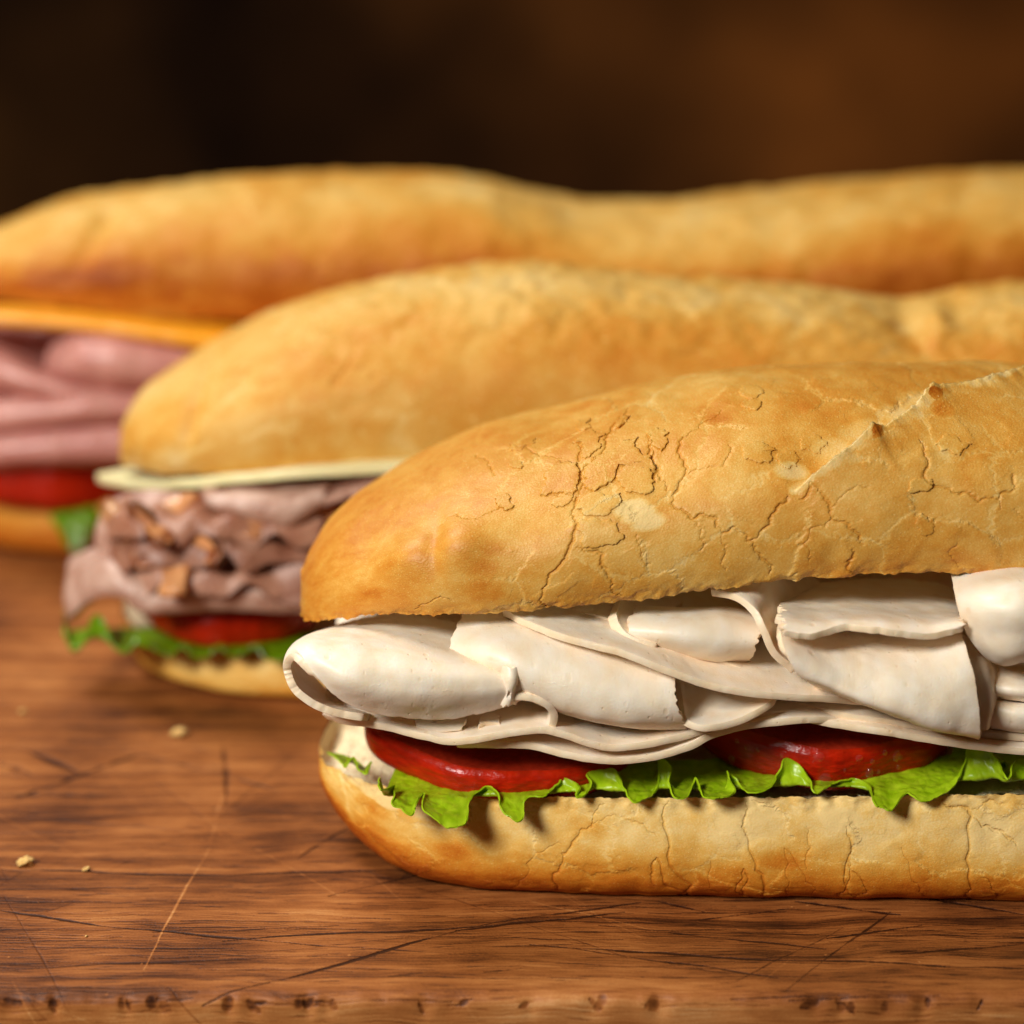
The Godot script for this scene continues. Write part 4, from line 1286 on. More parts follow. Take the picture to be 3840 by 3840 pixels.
func leaf_mesh(rows: Array, thick: float) -> ArrayMesh:
	var ncol: int = rows[0].size()
	var nu := (ncol - 1) * 8
	var nv := 22
	var jag := noise(811, 0.4, 3)
	var mid := PackedVector3Array()
	for i in nu + 1:
		var tu := float(i) / nu * (ncol - 1)
		var col := []
		for r in 4:
			col.append(along(rows[r], tu))
		for j in nv + 1:
			var q := float(j) / nv
			var tv := pow(q, 1.3) * 3.0
			if j == 0:
				tv = maxf(0.0, jag.get_noise_1d(i * 0.7)) * 0.10
			mid.append(along(col, tv))
	var W := nv + 1
	var flat := grid_index(nu + 1, W)
	var nn := normals_of(mid, flat)
	var ripple := noise(812, 0.22, 3)
	for k in mid.size():
		var p := mid[k]
		mid[k] = p + nn[k] * ripple.get_noise_3d(p.x, p.y, p.z) * 0.55
	nn = normals_of(mid, flat)
	var v := PackedVector3Array()
	var c := PackedColorArray()
	var tone := noise(813, 0.08, 3)
	for side in [1.0, -1.0]:
		for k in mid.size():
			var j := k % W
			v.append((mid[k] + nn[k] * thick * 0.5 * side) * MM)
			var g := 0.92 + tone.get_noise_3d(mid[k].x, mid[k].y, mid[k].z) * 0.5
			var edge_pale := 1.25 if j == 0 else 1.0
			c.append(Color(g * edge_pale, g * (1.12 if j == 0 else 1.0), g * edge_pale))
	var idx := PackedInt32Array()
	idx.append_array(flat)
	var second := grid_index(nu + 1, W, true)
	var off := mid.size()
	for q in second.size():
		second[q] += off
	idx.append_array(second)
	var ring := v.size()
	for i in nu + 1:                                 # the outer rim
		v.append(v[i * W])
		v.append(v[off + i * W])
		c.append(Color(1.2, 1.15, 1.1))
		c.append(Color(1.2, 1.15, 1.1))
	for i in nu:
		var a := ring + i * 2
		idx.append_array(PackedInt32Array([a, a + 3, a + 2, a, a + 1, a + 3]))
	return make_mesh(v, idx, null, c)


func tomato(at: Vector3, radius: float, thick: float, tilt: Vector3, label: String, group: String, drops: int) -> void:
	var o := thing("tomato_slice", label, "tomato slice", group, at)
	o.rotation_degrees = tilt
	var n := 160
	var wob := noise(int(radius * 100), 0.02, 2)
	var side := []
	for k in 13:                                     # skin profile: bulged band with soft corners
		var a := lerpf(-1.0, 1.0, k / 12.0)
		side.append(Vector2(-1.1 * pow(absf(a), 3.0) - 0.5 * pow(absf(a), 10.0), a * thick * 0.5))
	var v := PackedVector3Array()
	for i in n + 1:
		var a := TAU * i / n
		var r := radius * (1.0 + wob.get_noise_2d(cos(a) * 60, sin(a) * 60) * 0.05)
		for p in side:
			v.append(Vector3(cos(a) * (r + p.x), p.y, sin(a) * (r + p.x)) * MM)
	put("skin", make_mesh(v, grid_index(n + 1, 13, true)), mats.skin, o)
	var fv := PackedVector3Array()
	var lump := noise(int(radius * 77), 0.09, 3)
	for s in [1.0, -1.0]:
		for i in n + 1:
			var a := TAU * i / n
			var r := radius * (1.0 + wob.get_noise_2d(cos(a) * 60, sin(a) * 60) * 0.05) - 1.6
			for k in 16:
				var f := k / 15.0
				var p := Vector3(cos(a) * r * f, s * (thick * 0.5 - 0.03), sin(a) * r * f)
				p.y += lump.get_noise_2d(p.x, p.z) * 0.5 * (1.0 - pow(f, 6.0)) * s
				fv.append(p * MM)
	var fi := grid_index(n + 1, 16, true)
	var half := grid_index(n + 1, 16)
	for q in half.size():
		half[q] += (n + 1) * 16
	fi.append_array(half)
	put("flesh", make_mesh(fv, fi), mats.flesh, o)
	var r2 := RandomNumberGenerator.new()
	r2.seed = 5
	for k in drops:
		var big := 1.0 if k < 7 else 0.0
		var a := PI / 2 + r2.randf_range(-0.85, 0.75)
		var size := r2.randf_range(0.75, 1.35) if big else r2.randf_range(0.25, 0.6)
		var y := r2.randf_range(-0.36, 0.36) * thick
		var bead := SphereMesh.new()
		bead.radius = size * MM
		bead.height = size * 2.0 * MM
		bead.radial_segments = 20
		bead.rings = 10
		var d := put("water_drop", bead, mats.water, o)
		var q := y / thick * 2.0
		var rr := radius * (1.0 + wob.get_noise_2d(cos(a) * 60, sin(a) * 60) * 0.05) - 1.1 * pow(absf(q), 3.0) - 0.06
		d.position = Vector3(cos(a) * rr, y, sin(a) * rr) * MM
		d.rotation.y = PI / 2 - a
		d.scale = Vector3(r2.randf_range(0.8, 1.0), r2.randf_range(0.95, 1.5), 0.45)


# ---------------------------------------------------------------- middle sandwich

func plain_bun(called: String, label: String, loaf: Loaf, s: int, bu: Callable, bv: Callable, nu: int, nv: int, shape: Callable, lump: float, fl: float) -> Node3D:
	var w := 1024
	var h := 512
	var crk := PackedFloat32Array()
	crk.resize(w * h)
	var tint := PackedFloat32Array()
	tint.resize(w * h)
	if fl > 0:
		for k in 9:
			var x := rng.randf_range(loaf.xs[0] + 20, 130)
			var y := rng.randf_range(0.2, 0.5) if loaf.top else rng.randf_range(0.05, 0.28)
			crack(crk, w, h, loaf, [Vector2(x, y), Vector2(x + rng.randf_range(-5, 9), y + rng.randf_range(-0.06, 0.06)), Vector2(x + rng.randf_range(-9, 16), y + rng.randf_range(-0.12, 0.12))], 0.45, fl)
	var maps := crust_maps(loaf, w, h, s, crk, tint, bu, bv, one, 0.011)
	var m := crust_mat(maps, 0.56, 0.32)
	if loaf.top:
		m.albedo_color = Color(0.93, 0.92, 0.90)
	var bun := thing(called, label, "bread", "top bun halves" if loaf.top else "bottom bun halves")
	put("crust", crust_mesh(loaf, maps, nu, nv, noise(s + 9, 0.03, 3), lump, shape), m, bun)
	put("crumb", crumb_mesh(loaf, 100, 0.004, 1.5 if loaf.top else -1.0), mats.crumb, bun)
	return bun

func mid_top_shape(x: float, v: float, p: Vector3) -> float:
	var d := 0.0
	if v > 0.2 and v < 0.62 and x > -50:
		d += ear_n.get_noise_3d(p.x * 0.55, p.y * 0.55, p.z * 0.55) * 1.0 * smoothstep(0.2, 0.34, v)
	d -= 1.3 * exp(-pow((x + 74.0 - (v - 0.2) * 12.0) / 1.7, 2.0)) * smoothstep(0.05, 0.2, v) * (1.0 - smoothstep(0.42, 0.55, v))
	d += 3.0 * exp(-pow((x - 99.0) / 3.5, 2.0)) * exp(-pow((v - 0.40) / 0.07, 2.0)) - 2.2 * exp(-pow((x - 93.0) / 4.0, 2.0)) * exp(-pow((v - 0.42) / 0.09, 2.0))
	return d

func mid_bake_u(u: float) -> float:
	return 0.0 - 0.08 * exp(-pow(u / 0.16, 2.0))

func mid_bake_v(v: float) -> float:
	return 0.10 * exp(-pow((v - 0.26) / 0.1, 2.0)) - 0.16 * exp(-pow((v - 0.44) / 0.1, 2.0)) - 0.06 * exp(-pow(v / 0.1, 2.0))

func back_top_shape(x: float, v: float, p: Vector3) -> float:
	return -2.2 * exp(-pow((x + 112.0 - (v - 0.2) * 26.0) / 3.2, 2.0)) * smoothstep(0.05, 0.2, v) * (1.0 - smoothstep(0.36, 0.46, v)) + ear_n.get_noise_2d(p.x * 0.35, p.z * 0.35) * 0.7

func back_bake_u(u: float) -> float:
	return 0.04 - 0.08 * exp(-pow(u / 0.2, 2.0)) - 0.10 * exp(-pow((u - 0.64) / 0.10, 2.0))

func back_tone_v(v: float) -> float:  # darker low on the front, paler near the top
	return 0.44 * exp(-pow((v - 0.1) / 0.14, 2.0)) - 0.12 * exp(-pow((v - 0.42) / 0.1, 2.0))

func shade_tone(_u: float) -> float:  # shade on the back bottom bun painted in as a darker crust
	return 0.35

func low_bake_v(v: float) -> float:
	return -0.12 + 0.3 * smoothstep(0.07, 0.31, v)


func build_middle_sandwich() -> void:
	plain_bun("top_bun", "golden top bun half of the middle roast beef sandwich", Loaf.new([[-94.6, -138, 2, 47, 7], [-93.8, -138, 7, 47.6, 8.4], [-92, -138, 12.5, 48.6, 10.6], [-88.6, -138, 19, 49.7, 13.6], [-83, -138, 25.5, 50.6, 16.6], [-74, -138, 30.8, 52.1, 20.6], [-63, -138, 34.3, 53.4, 25.4], [-52, -138, 36.3, 54.3, 29.3], [-42, -138, 36.9, 54.8, 31.8], [-30, -138, 37, 55, 34.4], [-18, -138, 37, 55, 36.3], [-4, -138, 37, 55, 38.2], [10, -138, 37, 55, 38.2], [25, -138, 37, 55, 36.6], [42, -138, 37, 55, 34.6], [58, -138, 37, 55, 33.4], [75, -138, 37, 55, 31.8], [90, -138, 37, 55, 29.6], [100, -138, 37, 55, 29.9], [112, -138, 37, 55, 32.3], [126, -138, 37, 55, 33.6], [150, -138, 37, 55, 33]], true), 201, mid_bake_u, mid_bake_v, 300, 150, mid_top_shape, 0.8, 0.9)
	var low := Loaf.new([[-95, -134, 2, 11.5, 8], [-94, -134, 8, 11.3, 6], [-92, -134, 14, 11, 4], [-88, -134, 21.5, 10.8, 2.2], [-81, -135, 29, 10.6, 1], [-72, -136, 34.6, 10.4, 0.5], [-60, -136, 38, 10.4, 0.4], [-40, -136, 39.5, 10.4, 0.4], [0, -136, 39.5, 10.4, 0.4], [50, -136, 39.5, 10.4, 0.4], [100, -136, 39.5, 10.4, 0.4], [150, -136, 39.5, 10.4, 0.4]], false)
	low.vlen = 60
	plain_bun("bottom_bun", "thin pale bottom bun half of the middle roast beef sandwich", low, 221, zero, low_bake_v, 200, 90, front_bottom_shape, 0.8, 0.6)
	slice("cheese_slice", "pale yellow cheese slice jutting out under the middle top bun", "cheese", "", shelf(
		[Vector3(-100.3, 42.3, -135.0), Vector3(-97.0, 42.9, -131.0), Vector3(-91.6, 44.2, -125.0), Vector3(-84.0, 46.8, -116.0), Vector3(-74.1, 50.2, -107.0), Vector3(-62.4, 53.2, -101.0), Vector3(-48.8, 55.5, -98.0), Vector3(-31.9, 56.5, -98.0), Vector3(-7.9, 57.0, -98.0), Vector3(28.1, 57.2, -98.0)],
		[[-4, 0.1, 7.0], [-12, 0.2, 18.0], [-26, 0.3, 30.0]]), 2.4, mats.provolone, Color.WHITE, Color.WHITE, 0.2, 1.4, 0.3)
	var beef_group := "roast beef slices in the middle sandwich"
	slice("beef_slice", "pinkish roast beef fold drooping just below the pale cheese", "roast beef", beef_group, [
		[Vector3(-73.0, 47.2, -112.0), Vector3(-60.1, 48.8, -114.0), Vector3(-50.2, 49.2, -114.0), Vector3(-39.0, 49.4, -112.0)],
		[Vector3(-70.9, 49.2, -100.0), Vector3(-58.5, 50.0, -97.0), Vector3(-49.5, 49.7, -97.0), Vector3(-41.2, 50.9, -100.0)],
		[Vector3(-68.5, 48.1, -98.0), Vector3(-58.4, 46.6, -95.0), Vector3(-50.6, 45.1, -95.0), Vector3(-44.1, 48.3, -98.0)],
		[Vector3(-67.8, 45.3, -104.0), Vector3(-59.0, 42.8, -103.0), Vector3(-51.4, 41.5, -103.0), Vector3(-45.3, 44.9, -105.0)]], 2.2, mats.beef, Color(1.05, 1.05, 1.05), Color(0.62, 0.5, 0.46), 1.0)
	slice("beef_slice", "roast beef slice standing at the left end behind the mushrooms", "roast beef", beef_group, [
		[Vector3(-92.7, 42.5, -116.0), Vector3(-87.2, 45.9, -112.0), Vector3(-80.7, 46.9, -110.0), Vector3(-74.6, 46.2, -110.0)],
		[Vector3(-96.0, 39.4, -112.0), Vector3(-90.5, 41.1, -106.0), Vector3(-85.1, 41.8, -104.0), Vector3(-77.8, 41.1, -104.0)],
		[Vector3(-96.8, 35.8, -110.0), Vector3(-91.8, 35.3, -104.0), Vector3(-86.1, 34.7, -102.0), Vector3(-77.8, 34.1, -102.0)],
		[Vector3(-96.3, 32.5, -110.0), Vector3(-91.5, 31.0, -104.0), Vector3(-86.0, 29.1, -103.0), Vector3(-78.2, 27.8, -103.0)]], 2.2, mats.beef, Color(0.92, 0.86, 0.84), Color(0.6, 0.45, 0.4), 1.0)
	slice("beef_slice", "wide pale roast beef slice draped over the middle tomato and lettuce", "roast beef", beef_group, [
		[Vector3(-105.8, 25.0, -124.0), Vector3(-95.3, 32.0, -112.0), Vector3(-87.1, 31.6, -108.0), Vector3(-78.6, 28.7, -106.0), Vector3(-67.5, 27.6, -106.0), Vector3(-55.1, 27.9, -106.0), Vector3(-40.4, 27.9, -108.0)],
		[Vector3(-104.8, 25.4, -113.0), Vector3(-94.6, 33.1, -101.0), Vector3(-86.9, 31.3, -96.0), Vector3(-78.4, 28.6, -95.0), Vector3(-66.3, 28.6, -95.0), Vector3(-54.1, 29.1, -95.0), Vector3(-39.7, 29.0, -98.0)],
		[Vector3(-104.9, 21.2, -109.0), Vector3(-95.1, 29.0, -98.0), Vector3(-87.6, 29.0, -93.0), Vector3(-81.8, 26.1, -92.0), Vector3(-66.2, 26.4, -94.0), Vector3(-54.1, 25.9, -94.0), Vector3(-39.8, 25.0, -97.0)],
		[Vector3(-104.1, 16.3, -107.0), Vector3(-95.3, 25.6, -98.0), Vector3(-88.5, 27.7, -94.0), Vector3(-83.7, 24.4, -93.0), Vector3(-66.4, 24.4, -95.0), Vector3(-54.3, 23.7, -95.0), Vector3(-39.8, 22.6, -97.0)]], 2.4, mats.beef, Color(1.12, 1.12, 1.12), Color(0.55, 0.42, 0.36), 1.6)
	slice("beef_slice", "grey peppery roast beef slice next to the front sandwich's rounded end", "roast beef", beef_group, [
		[Vector3(-56.3, 36.7, -102.0), Vector3(-49.4, 38.7, -100.0), Vector3(-37.3, 39.3, -102.0)],
		[Vector3(-57.4, 31.4, -97.0), Vector3(-49.1, 33.1, -94.0), Vector3(-37.2, 32.6, -97.0)],
		[Vector3(-56.6, 26.3, -95.0), Vector3(-49.2, 25.7, -93.0), Vector3(-37.3, 23.3, -96.0)]], 2.2, mats.beef, Color(0.82, 0.74, 0.72), Color(0.6, 0.5, 0.46), 1.4)
	slice("beef_slice", "roast beef slice seen edge on at the right under the cheese", "roast beef", beef_group, shelf(
		[Vector3(-49.6, 45.5, -98.0), Vector3(-44.1, 48.4, -97.0), Vector3(-36.8, 51.2, -97.0), Vector3(-24.8, 54.1, -98.0)], [[-8, 0.5], [-22, 1.5], [-40, 2]]), 2.0, mats.beef, Color(0.7, 0.6, 0.56), Color(0.9, 0.8, 0.75), 0.6)
	slice("beef_slice", "dark roast beef slice filling the back of the middle sandwich", "roast beef", beef_group, [  # face darkened to paint the gap shade behind the mushrooms
		[Vector3(-93.7, 18.6, -122.0), Vector3(-71.8, 19.4, -120.0), Vector3(-33.7, 22.1, -120.0), Vector3(17.0, 23.5, -120.0)],
		[Vector3(-93.8, 29.4, -126.0), Vector3(-72.1, 30.7, -126.0), Vector3(-33.8, 33.4, -126.0), Vector3(17.0, 34.8, -126.0)],
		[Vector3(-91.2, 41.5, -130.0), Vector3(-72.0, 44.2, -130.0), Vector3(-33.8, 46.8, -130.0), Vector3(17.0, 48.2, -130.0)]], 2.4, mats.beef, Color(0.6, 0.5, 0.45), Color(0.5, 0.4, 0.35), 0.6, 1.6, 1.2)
	var ruffles := [
		["ruffled roast beef slice with a dark edge, uppermost among the mushrooms", [Vector3(-92.7, 42.5, -102.0), Vector3(-88.1, 45.9, -97.0), Vector3(-83.8, 44.6, -94.0), Vector3(-80.0, 46.3, -95.0), Vector3(-75.6, 45.0, -93.0), Vector3(-71.5, 46.4, -94.0), Vector3(-67.2, 44.7, -93.0), Vector3(-63.1, 45.9, -94.0), Vector3(-58.4, 43.6, -94.0), Vector3(-53.6, 44.8, -95.0), Vector3(-48.9, 43.0, -95.0), Vector3(-43.0, 44.2, -97.0)], Color(0.78, 0.58, 0.46)],
		["ruffled roast beef slice with a dark edge, halfway down among the mushrooms", [Vector3(-92.1, 37.2, -102.0), Vector3(-87.8, 37.5, -96.0), Vector3(-83.7, 40.2, -95.0), Vector3(-79.5, 38.4, -93.0), Vector3(-74.7, 40.3, -94.0), Vector3(-69.8, 39.0, -92.0), Vector3(-65.0, 40.9, -93.0), Vector3(-60.5, 39.0, -92.0), Vector3(-56.1, 40.0, -94.0), Vector3(-51.4, 37.9, -95.0), Vector3(-44.3, 38.5, -97.0)], Color(0.60, 0.42, 0.33)],
		["ruffled roast beef slice with a dark edge, lying lowest under the mushrooms", [Vector3(-88.4, 31.9, -98.0), Vector3(-83.6, 31.8, -94.0), Vector3(-79.1, 34.0, -93.0), Vector3(-74.2, 32.1, -92.0), Vector3(-69.4, 33.9, -92.0), Vector3(-64.6, 32.1, -92.0), Vector3(-59.8, 33.5, -93.0), Vector3(-54.6, 31.6, -94.0), Vector3(-49.2, 32.2, -95.0), Vector3(-42.0, 32.0, -97.0)], Color(0.80, 0.62, 0.52)]]
	for q in ruffles:
		var hang := []
		for k in q[1].size():
			hang.append(q[1][k] + Vector3(0, -3.6 - 1.4 * sin(k * 1.9), 1.6))
		slice("beef_slice", q[0], "roast beef", beef_group, [hang] + shelf(q[1], [[-3, 0.2], [-7, 0.2], [-12, -0.6]]), 1.5, mats.beef, q[2], Color(0.36, 0.25, 0.2), 1.2)
	var where := [
		[Vector3(-76.1, 43.7, -96.0), 9.4, 28.0, 57.0, -55.0, "large tan mushroom slice topmost in the middle sandwich"],
		[Vector3(-65.8, 42.7, -96.0), 9.4, 115.0, 48.0, -35.0, "mushroom slice right beside the large tan one"],
		[Vector3(-86.5, 41.3, -98.0), 10.0, -110.0, 36.0, 10.0, "dark rimmed mushroom slice at the left end of the mushrooms"],
		[Vector3(-76.1, 36.3, -94.0), 10.0, 10.0, -54.0, -30.0, "orange brown mushroom slice below the large tan one"],
		[Vector3(-45.4, 41.6, -99.0), 12.4, -20.0, 42.0, -35.0, "brown mushroom slice right beside the front sandwich's top bun"]]
	var tones := [Color(1.1, 1.0, 0.92), Color(0.7, 0.6, 0.56), Color(0.98, 1.02, 1.15), Color(1.12, 0.98, 0.88), Color(0.95, 0.78, 0.68)]
	for k in where.size():
		mushroom(where[k][0], where[k][1], where[k][2], where[k][3], where[k][4], where[k][5], 300 + k, tones[k])
	tomato(Vector3(-67.3, 17.9, -99.0) + Vector3(0, 0, -22.5), 22.5, 9.0, Vector3(5, 20, 0), "tomato slice under the draped beef of the middle sandwich", "", 0)
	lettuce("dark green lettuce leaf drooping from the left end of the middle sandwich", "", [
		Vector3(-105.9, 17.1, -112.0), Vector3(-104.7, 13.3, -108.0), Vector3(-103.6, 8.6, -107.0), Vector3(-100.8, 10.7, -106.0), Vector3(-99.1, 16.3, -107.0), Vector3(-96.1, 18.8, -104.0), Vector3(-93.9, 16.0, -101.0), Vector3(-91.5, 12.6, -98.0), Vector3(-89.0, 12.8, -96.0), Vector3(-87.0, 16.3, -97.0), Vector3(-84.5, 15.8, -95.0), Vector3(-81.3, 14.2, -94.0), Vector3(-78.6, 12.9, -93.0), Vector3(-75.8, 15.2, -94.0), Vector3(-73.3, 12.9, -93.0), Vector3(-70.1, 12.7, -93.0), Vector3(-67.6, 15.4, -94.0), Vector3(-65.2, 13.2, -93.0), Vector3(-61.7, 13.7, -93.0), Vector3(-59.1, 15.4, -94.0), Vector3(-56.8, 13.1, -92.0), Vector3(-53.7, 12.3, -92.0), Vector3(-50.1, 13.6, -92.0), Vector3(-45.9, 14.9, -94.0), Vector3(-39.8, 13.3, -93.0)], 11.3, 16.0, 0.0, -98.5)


# a slice cut through a mushroom: cap and stem in outline, bent a little
func mushroom(at: Vector3, size: float, turn: float, bend: float, lie: float, label: String, s: int, tone: Color) -> void:
	var o := thing("mushroom_slice", label, "mushroom", "mushroom slices in the middle sandwich", at)
	o.rotation_degrees = Vector3(lie, (s % 7) * 14 - 42, turn)
	var outline := PackedVector2Array()
	for k in 25:
		var a := lerpf(-0.12, PI + 0.12, k / 24.0)
		outline.append(Vector2(cos(a) * 1.0, sin(a) * 0.72))
	for p in [Vector2(-0.82, -0.2), Vector2(-0.34, -0.12), Vector2(-0.26, -0.6), Vector2(-0.3, -0.95), Vector2(0.0, -1.02), Vector2(0.3, -0.95), Vector2(0.26, -0.6), Vector2(0.34, -0.12), Vector2(0.82, -0.2)]:
		outline.append(p)
	var n := outline.size()
	var dark := Color(0.28, 0.2, 0.17)
	var pale := Color(0.95, 0.95, 0.95)
	var gill := Color(0.34, 0.22, 0.18)
	var v := PackedVector3Array()
	var c := PackedColorArray()
	var idx := PackedInt32Array()
	var fr := [0.0, 0.3, 0.5, 0.7, 0.86, 1.0]
	var heart := Vector2(0, 0.05)
	for side in [1.0, -1.0]:
		for l in fr.size():
			for k in n:
				var q := heart.lerp(outline[k], fr[l])
				v.append(curve_out(q * size, side * 1.1, bend, size))
				var g := 1.0 - smoothstep(0.05, 0.2, absf(q.y + 0.02)) if absf(q.x) > 0.22 else 0.0
				c.append(pale.lerp(gill, g) * tone)
	idx.append_array(grid_index(fr.size(), n, true, true))
	var half := grid_index(fr.size(), n, false, true)
	for q in half.size():
		half[q] += fr.size() * n
	idx.append_array(half)
	put("gills_and_flesh", make_mesh(v, idx, null, c), mats.mushroom, o)
	var rv := PackedVector3Array()
	var rc := PackedColorArray()
	for k in n + 1:
		for l in 5:
			var t := l / 4.0 * 2.0 - 1.0
			var q := outline[k % n] * size
			rv.append(curve_out(q + q.normalized() * 0.5 * (1.0 - t * t), t * 1.1, bend, size))
			rc.append((dark if k % n < 27 else pale) * tone)
	put("rind", make_mesh(rv, grid_index(n + 1, 5, true), null, rc), mats.mushroom, o)


func curve_out(p: Vector2, z: float, bend: float, size: float) -> Vector3:
	var k := deg_to_rad(bend) / size
	var a := p.y * k
	if absf(k) < 1e-5:
		return Vector3(p.x, p.y, z) * MM
	var r := 1.0 / k
	return Vector3(p.x, sin(a) * (r + z), (r + z) * cos(a) - r + p.x * p.x * 0.02) * MM


# ---------------------------------------------------------------- back sandwich

func build_back_sandwich() -> void:
	plain_bun("top_bun", "blurred top bun half of the ham sandwich at the back", Loaf.new([[-160, -230, 2, 66, 7], [-159, -230, 8, 66.6, 8], [-156, -230, 14.8, 67.4, 9.2], [-150, -230, 21.8, 68.4, 10.2], [-140, -230, 28.3, 69.4, 13], [-128, -230, 32.8, 69.3, 17.7], [-114, -230, 35.3, 68.6, 21.9], [-98, -230, 36, 67.1, 26], [-82, -230, 36, 65.8, 29.2], [-66, -230, 36, 65.2, 31.2], [-48, -230, 36, 65.2, 31.5], [-28, -230, 36, 65.2, 31.4], [-10, -230, 36, 65.2, 30.2], [0, -230, 36, 65.2, 27.9], [10, -230, 36, 65.2, 25.2], [20, -230, 36, 65.2, 23.5], [35, -230, 36, 65.2, 23], [50, -230, 36, 65.2, 24.4], [65, -230, 36, 65.2, 26], [80, -230, 36, 65.2, 27.6], [100, -230, 36, 65.2, 29.7], [120, -230, 36, 65.2, 31.6], [140, -230, 36, 65.2, 32], [165, -230, 36, 65.2, 31]], true), 241, back_bake_u, back_tone_v, 240, 110, back_top_shape, 1.0, 0.5)
	var low := Loaf.new([[-158, -228, 2, 16, 10], [-157, -228, 9, 16, 8], [-154, -228, 16, 16, 5], [-148, -229, 23, 16, 2.4], [-139, -230, 30, 16, 0.8], [-127, -230, 34, 16, 0.4], [-110, -230, 36, 16, 0.4], [-60, -230, 36, 16, 0.4], [20, -230, 36, 16, 0.4], [90, -230, 36, 16, 0.4], [165, -230, 36, 16, 0.4]], false)
	low.vlen = 60
	plain_bun("bottom_bun", "bottom bun half of the ham sandwich at the back", low, 261, shade_tone, low_bake_v, 160, 60, nothing, 0.8, 0.0)
	slice("cheese_slice", "bright orange cheese slice under the back top bun", "cheese", "", [
		[Vector3(-151.1, 68.6, -199.0), Vector3(-134.0, 68.6, -197.0), Vector3(-120.0, 68.0, -196.0), Vector3(-106.1, 66.8, -195.0), Vector3(-92.7, 65.2, -198.0), Vector3(-74.7, 63.4, -198.0), Vector3(-56.6, 61.4, -198.0), Vector3(-23.2, 60.0, -198.0)],
		[Vector3(-149.2, 68.4, -190.0), Vector3(-132.1, 68.6, -187.0), Vector3(-118.3, 68.0, -186.0), Vector3(-104.6, 66.6, -185.0), Vector3(-90.9, 64.9, -184.0), Vector3(-73.2, 62.1, -184.0), Vector3(-55.5, 59.8, -184.0), Vector3(-22.7, 58.1, -184.0)],
		[Vector3(-149.3, 67.1, -190.0), Vector3(-132.2, 67.3, -187.0), Vector3(-118.6, 66.5, -187.0), Vector3(-105.0, 64.8, -187.0), Vector3(-91.3, 62.8, -187.0), Vector3(-73.6, 60.1, -187.0), Vector3(-55.8, 57.8, -187.0), Vector3(-22.8, 56.1, -187.0)]], 2.2, mats.cheddar, Color.WHITE, Color.WHITE, 0.2, 1.6, 0.3)
	var g := "ham slices in the back sandwich"
	slice("ham_slice", "big pink ham fold right under the orange cheese", "ham", g, [
		[Vector3(-117.7, 58.4, -204.0), Vector3(-110.2, 62.1, -202.0), Vector3(-100.1, 62.0, -200.0), Vector3(-86.2, 59.4, -200.0), Vector3(-68.1, 56.5, -200.0)],
		[Vector3(-120.5, 57.9, -194.0), Vector3(-111.9, 62.9, -187.0), Vector3(-99.3, 61.8, -185.0), Vector3(-84.5, 58.7, -186.0), Vector3(-67.0, 55.6, -188.0)],
		[Vector3(-121.3, 53.0, -192.0), Vector3(-113.0, 57.0, -183.0), Vector3(-100.6, 55.5, -182.0), Vector3(-84.7, 52.8, -185.0), Vector3(-67.2, 49.8, -188.0)],
		[Vector3(-119.8, 47.8, -196.0), Vector3(-111.8, 48.5, -190.0), Vector3(-100.7, 48.1, -190.0), Vector3(-85.8, 46.5, -192.0), Vector3(-68.0, 43.7, -194.0)]], 2.4, mats.ham, Color.WHITE, Color(1, 0.95, 0.9), 0.8, 1.6, 0.8)
	slice("ham_slice", "long ham fold running left from under the big fold", "ham", g, [
		[Vector3(-148.8, 56.9, -204.0), Vector3(-135.8, 56.0, -202.0), Vector3(-125.8, 52.2, -200.0), Vector3(-114.5, 47.6, -198.0), Vector3(-99.2, 44.7, -198.0)],
		[Vector3(-146.3, 57.6, -192.0), Vector3(-133.0, 57.3, -188.0), Vector3(-123.3, 54.0, -186.0), Vector3(-112.2, 49.8, -184.0), Vector3(-97.4, 47.2, -186.0)],
		[Vector3(-145.7, 53.4, -188.0), Vector3(-132.5, 53.6, -184.0), Vector3(-122.7, 51.8, -182.0), Vector3(-111.9, 49.0, -182.0), Vector3(-97.4, 45.7, -185.0)],
		[Vector3(-147.3, 48.8, -194.0), Vector3(-134.4, 47.9, -192.0), Vector3(-124.4, 46.6, -190.0), Vector3(-113.4, 44.9, -190.0), Vector3(-98.5, 42.1, -192.0)]], 2.4, mats.ham, Color.WHITE, Color(1, 0.95, 0.9), 0.6, 1.6, 0.6)
	slice("ham_slice", "third ham fold down, with a pale ridge above the flat ham", "ham", g, [
		[Vector3(-149.4, 42.1, -202.0), Vector3(-136.2, 43.4, -200.0), Vector3(-123.3, 44.9, -199.0), Vector3(-110.4, 46.6, -198.0), Vector3(-88.0, 44.7, -198.0)],
		[Vector3(-146.6, 44.5, -189.0), Vector3(-133.2, 46.1, -185.0), Vector3(-120.6, 47.3, -184.0), Vector3(-108.1, 48.4, -184.0), Vector3(-86.6, 46.5, -187.0)],
		[Vector3(-146.2, 40.3, -186.0), Vector3(-132.9, 41.5, -182.0), Vector3(-120.3, 43.3, -181.0), Vector3(-107.8, 45.0, -181.0), Vector3(-86.4, 43.5, -185.0)],
		[Vector3(-148.3, 35.2, -194.0), Vector3(-135.2, 35.9, -192.0), Vector3(-122.2, 37.6, -190.0), Vector3(-109.5, 39.4, -190.0), Vector3(-87.5, 39.2, -192.0)]], 2.4, mats.ham, Color(1.05, 1.05, 1.05), Color(1, 0.95, 0.9), 0.6, 1.6, 0.6)
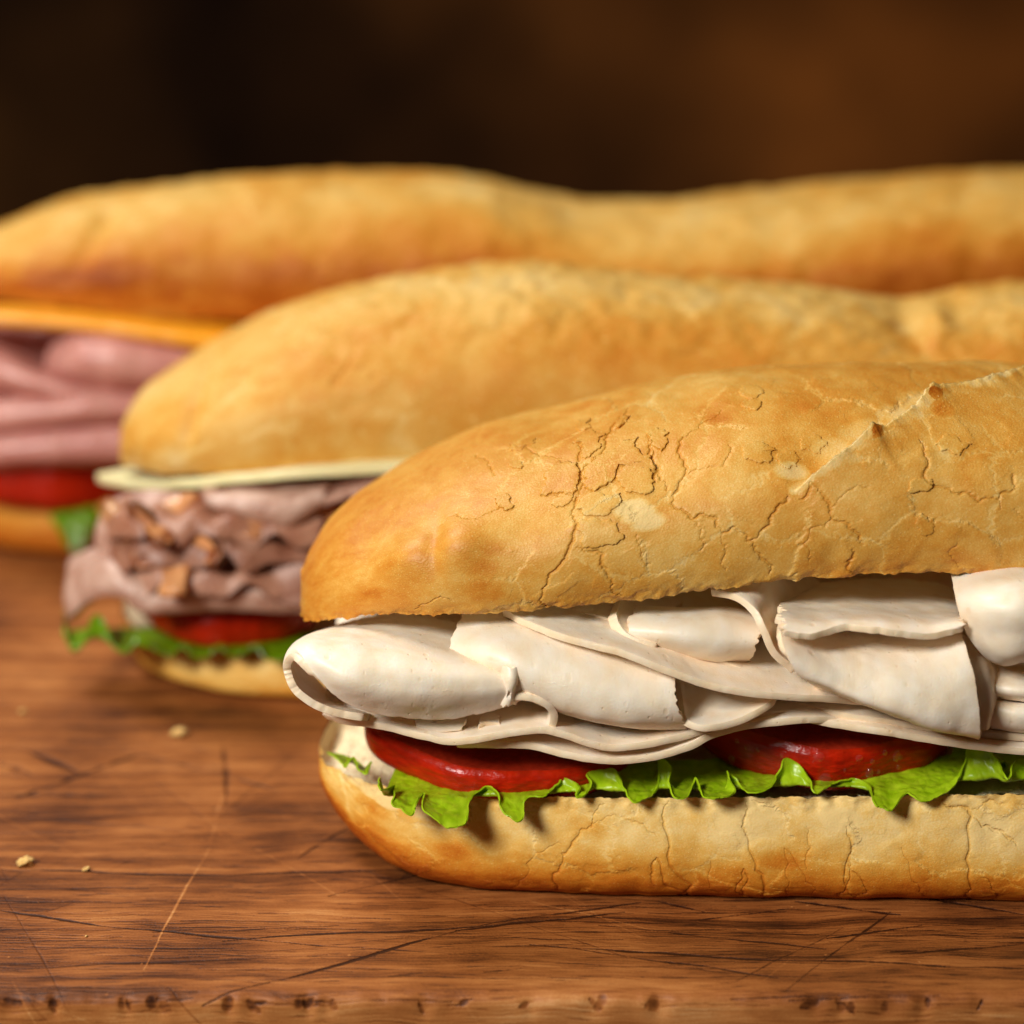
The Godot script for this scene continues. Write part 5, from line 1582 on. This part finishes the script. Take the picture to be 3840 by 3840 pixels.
	slice("ham_slice", "flat greyish ham fold lying low over the back tomato", "ham", g, [
		[Vector3(-150.2, 31.0, -202.0), Vector3(-136.9, 33.4, -200.0), Vector3(-122.2, 35.8, -198.0), Vector3(-102.4, 36.9, -198.0), Vector3(-85.5, 36.6, -198.0)],
		[Vector3(-147.1, 33.6, -188.0), Vector3(-133.6, 36.6, -184.0), Vector3(-119.5, 38.4, -183.0), Vector3(-100.3, 39.2, -184.0), Vector3(-84.0, 38.1, -186.0)],
		[Vector3(-147.0, 29.8, -186.0), Vector3(-133.6, 32.0, -182.0), Vector3(-119.5, 32.9, -181.0), Vector3(-100.5, 32.8, -183.0), Vector3(-84.3, 31.3, -186.0)],
		[Vector3(-149.4, 24.8, -196.0), Vector3(-136.2, 26.4, -194.0), Vector3(-122.1, 27.0, -194.0), Vector3(-102.3, 27.3, -194.0), Vector3(-85.7, 26.0, -196.0)]], 2.4, mats.ham, Color(0.98, 0.96, 0.98), Color(1, 0.95, 0.9), 0.6, 1.6, 0.5)
	slice("ham_slice", "ham slice filling the shaded back of the rear sandwich", "ham", g, [
		[Vector3(-153.4, 19.2, -206.0), Vector3(-124.5, 20.7, -206.0), Vector3(-81.3, 22.2, -206.0), Vector3(-9.5, 23.7, -206.0)],
		[Vector3(-152.8, 39.0, -210.0), Vector3(-124.0, 40.5, -210.0), Vector3(-81.1, 40.5, -210.0), Vector3(-9.4, 41.9, -210.0)],
		[Vector3(-152.0, 61.6, -214.0), Vector3(-123.5, 61.6, -214.0), Vector3(-80.8, 58.6, -214.0), Vector3(-9.4, 58.6, -214.0)]], 2.4, mats.ham, Color(0.9, 0.85, 0.85), Color(0.9, 0.8, 0.8), 0.4, 2.0, 1.5)
	tomato(Vector3(-126.9, 22.4, -188.0) + Vector3(0, 0, -30), 30.0, 13.5, Vector3(4, 60, -3), "tomato slice under the ham of the back sandwich", "", 0)
	lettuce("lettuce leaf darkened by painted shade, hanging below the back tomato, left of the middle sandwich", "", [
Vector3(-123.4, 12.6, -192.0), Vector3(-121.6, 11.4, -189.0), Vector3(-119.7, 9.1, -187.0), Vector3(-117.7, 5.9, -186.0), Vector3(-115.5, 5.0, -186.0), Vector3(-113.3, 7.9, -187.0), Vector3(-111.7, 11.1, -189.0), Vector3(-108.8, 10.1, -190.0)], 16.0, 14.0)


# ---------------------------------------------------------------- crumbs on the board

func build_crumbs() -> void:
	var list := [[Vector2(-75.2, -76.9), 3.4, 2.0, "golden bread crumb on the board before the middle sandwich"], [Vector2(-98.5, -13.2), 3.2, 1.8, "pale bread crumb near the left edge of the board"],
		[Vector2(-85.7, -10.7), 1.5, 0.8, "tiny bread crumb right beside the pale one, left of the front sandwich"], [Vector2(-113.0, -90.1), 1.6, 1.0, "small blurred crumb far left beside the middle sandwich's shadow"], [Vector2(-81.3, 16.9), 0.55, 0.4, "speck of bread low on the left of the board"]]
	var lump := noise(901, 0.5, 3)
	for q in list:
		var v := PackedVector3Array()
		var nu := 24
		var nv := 14
		for i in nu + 1:
			var a := TAU * i / nu
			for j in nv + 1:
				var b := PI * j / nv
				var d := Vector3(cos(a) * sin(b), cos(b), sin(a) * sin(b))
				var r: float = 1.0 + lump.get_noise_3d(d.x * 3 + q[1] * 9, d.y * 3, d.z * 3) * 0.8
				var p := d * r * Vector3(q[1] * 0.5, q[2] * 0.42, q[1] * 0.34)
				p.y = maxf(p.y + q[2] * 0.36, 0.02)
				p += Vector3(0, p.x * 0.18 + q[1] * 0.05, 0) if p.y > 0.05 else Vector3.ZERO
				v.append(p * MM)
		var mesh := make_mesh(v, grid_index(nu + 1, nv + 1, true))
		var o := put("bread_crumb", mesh, mats.toasted)
		o.position = Vector3(q[0].x, 0.05, q[0].y) * MM
		o.rotation.y = 0.4
		tag(o, q[3], "bread crumb", "bread crumbs on the board")
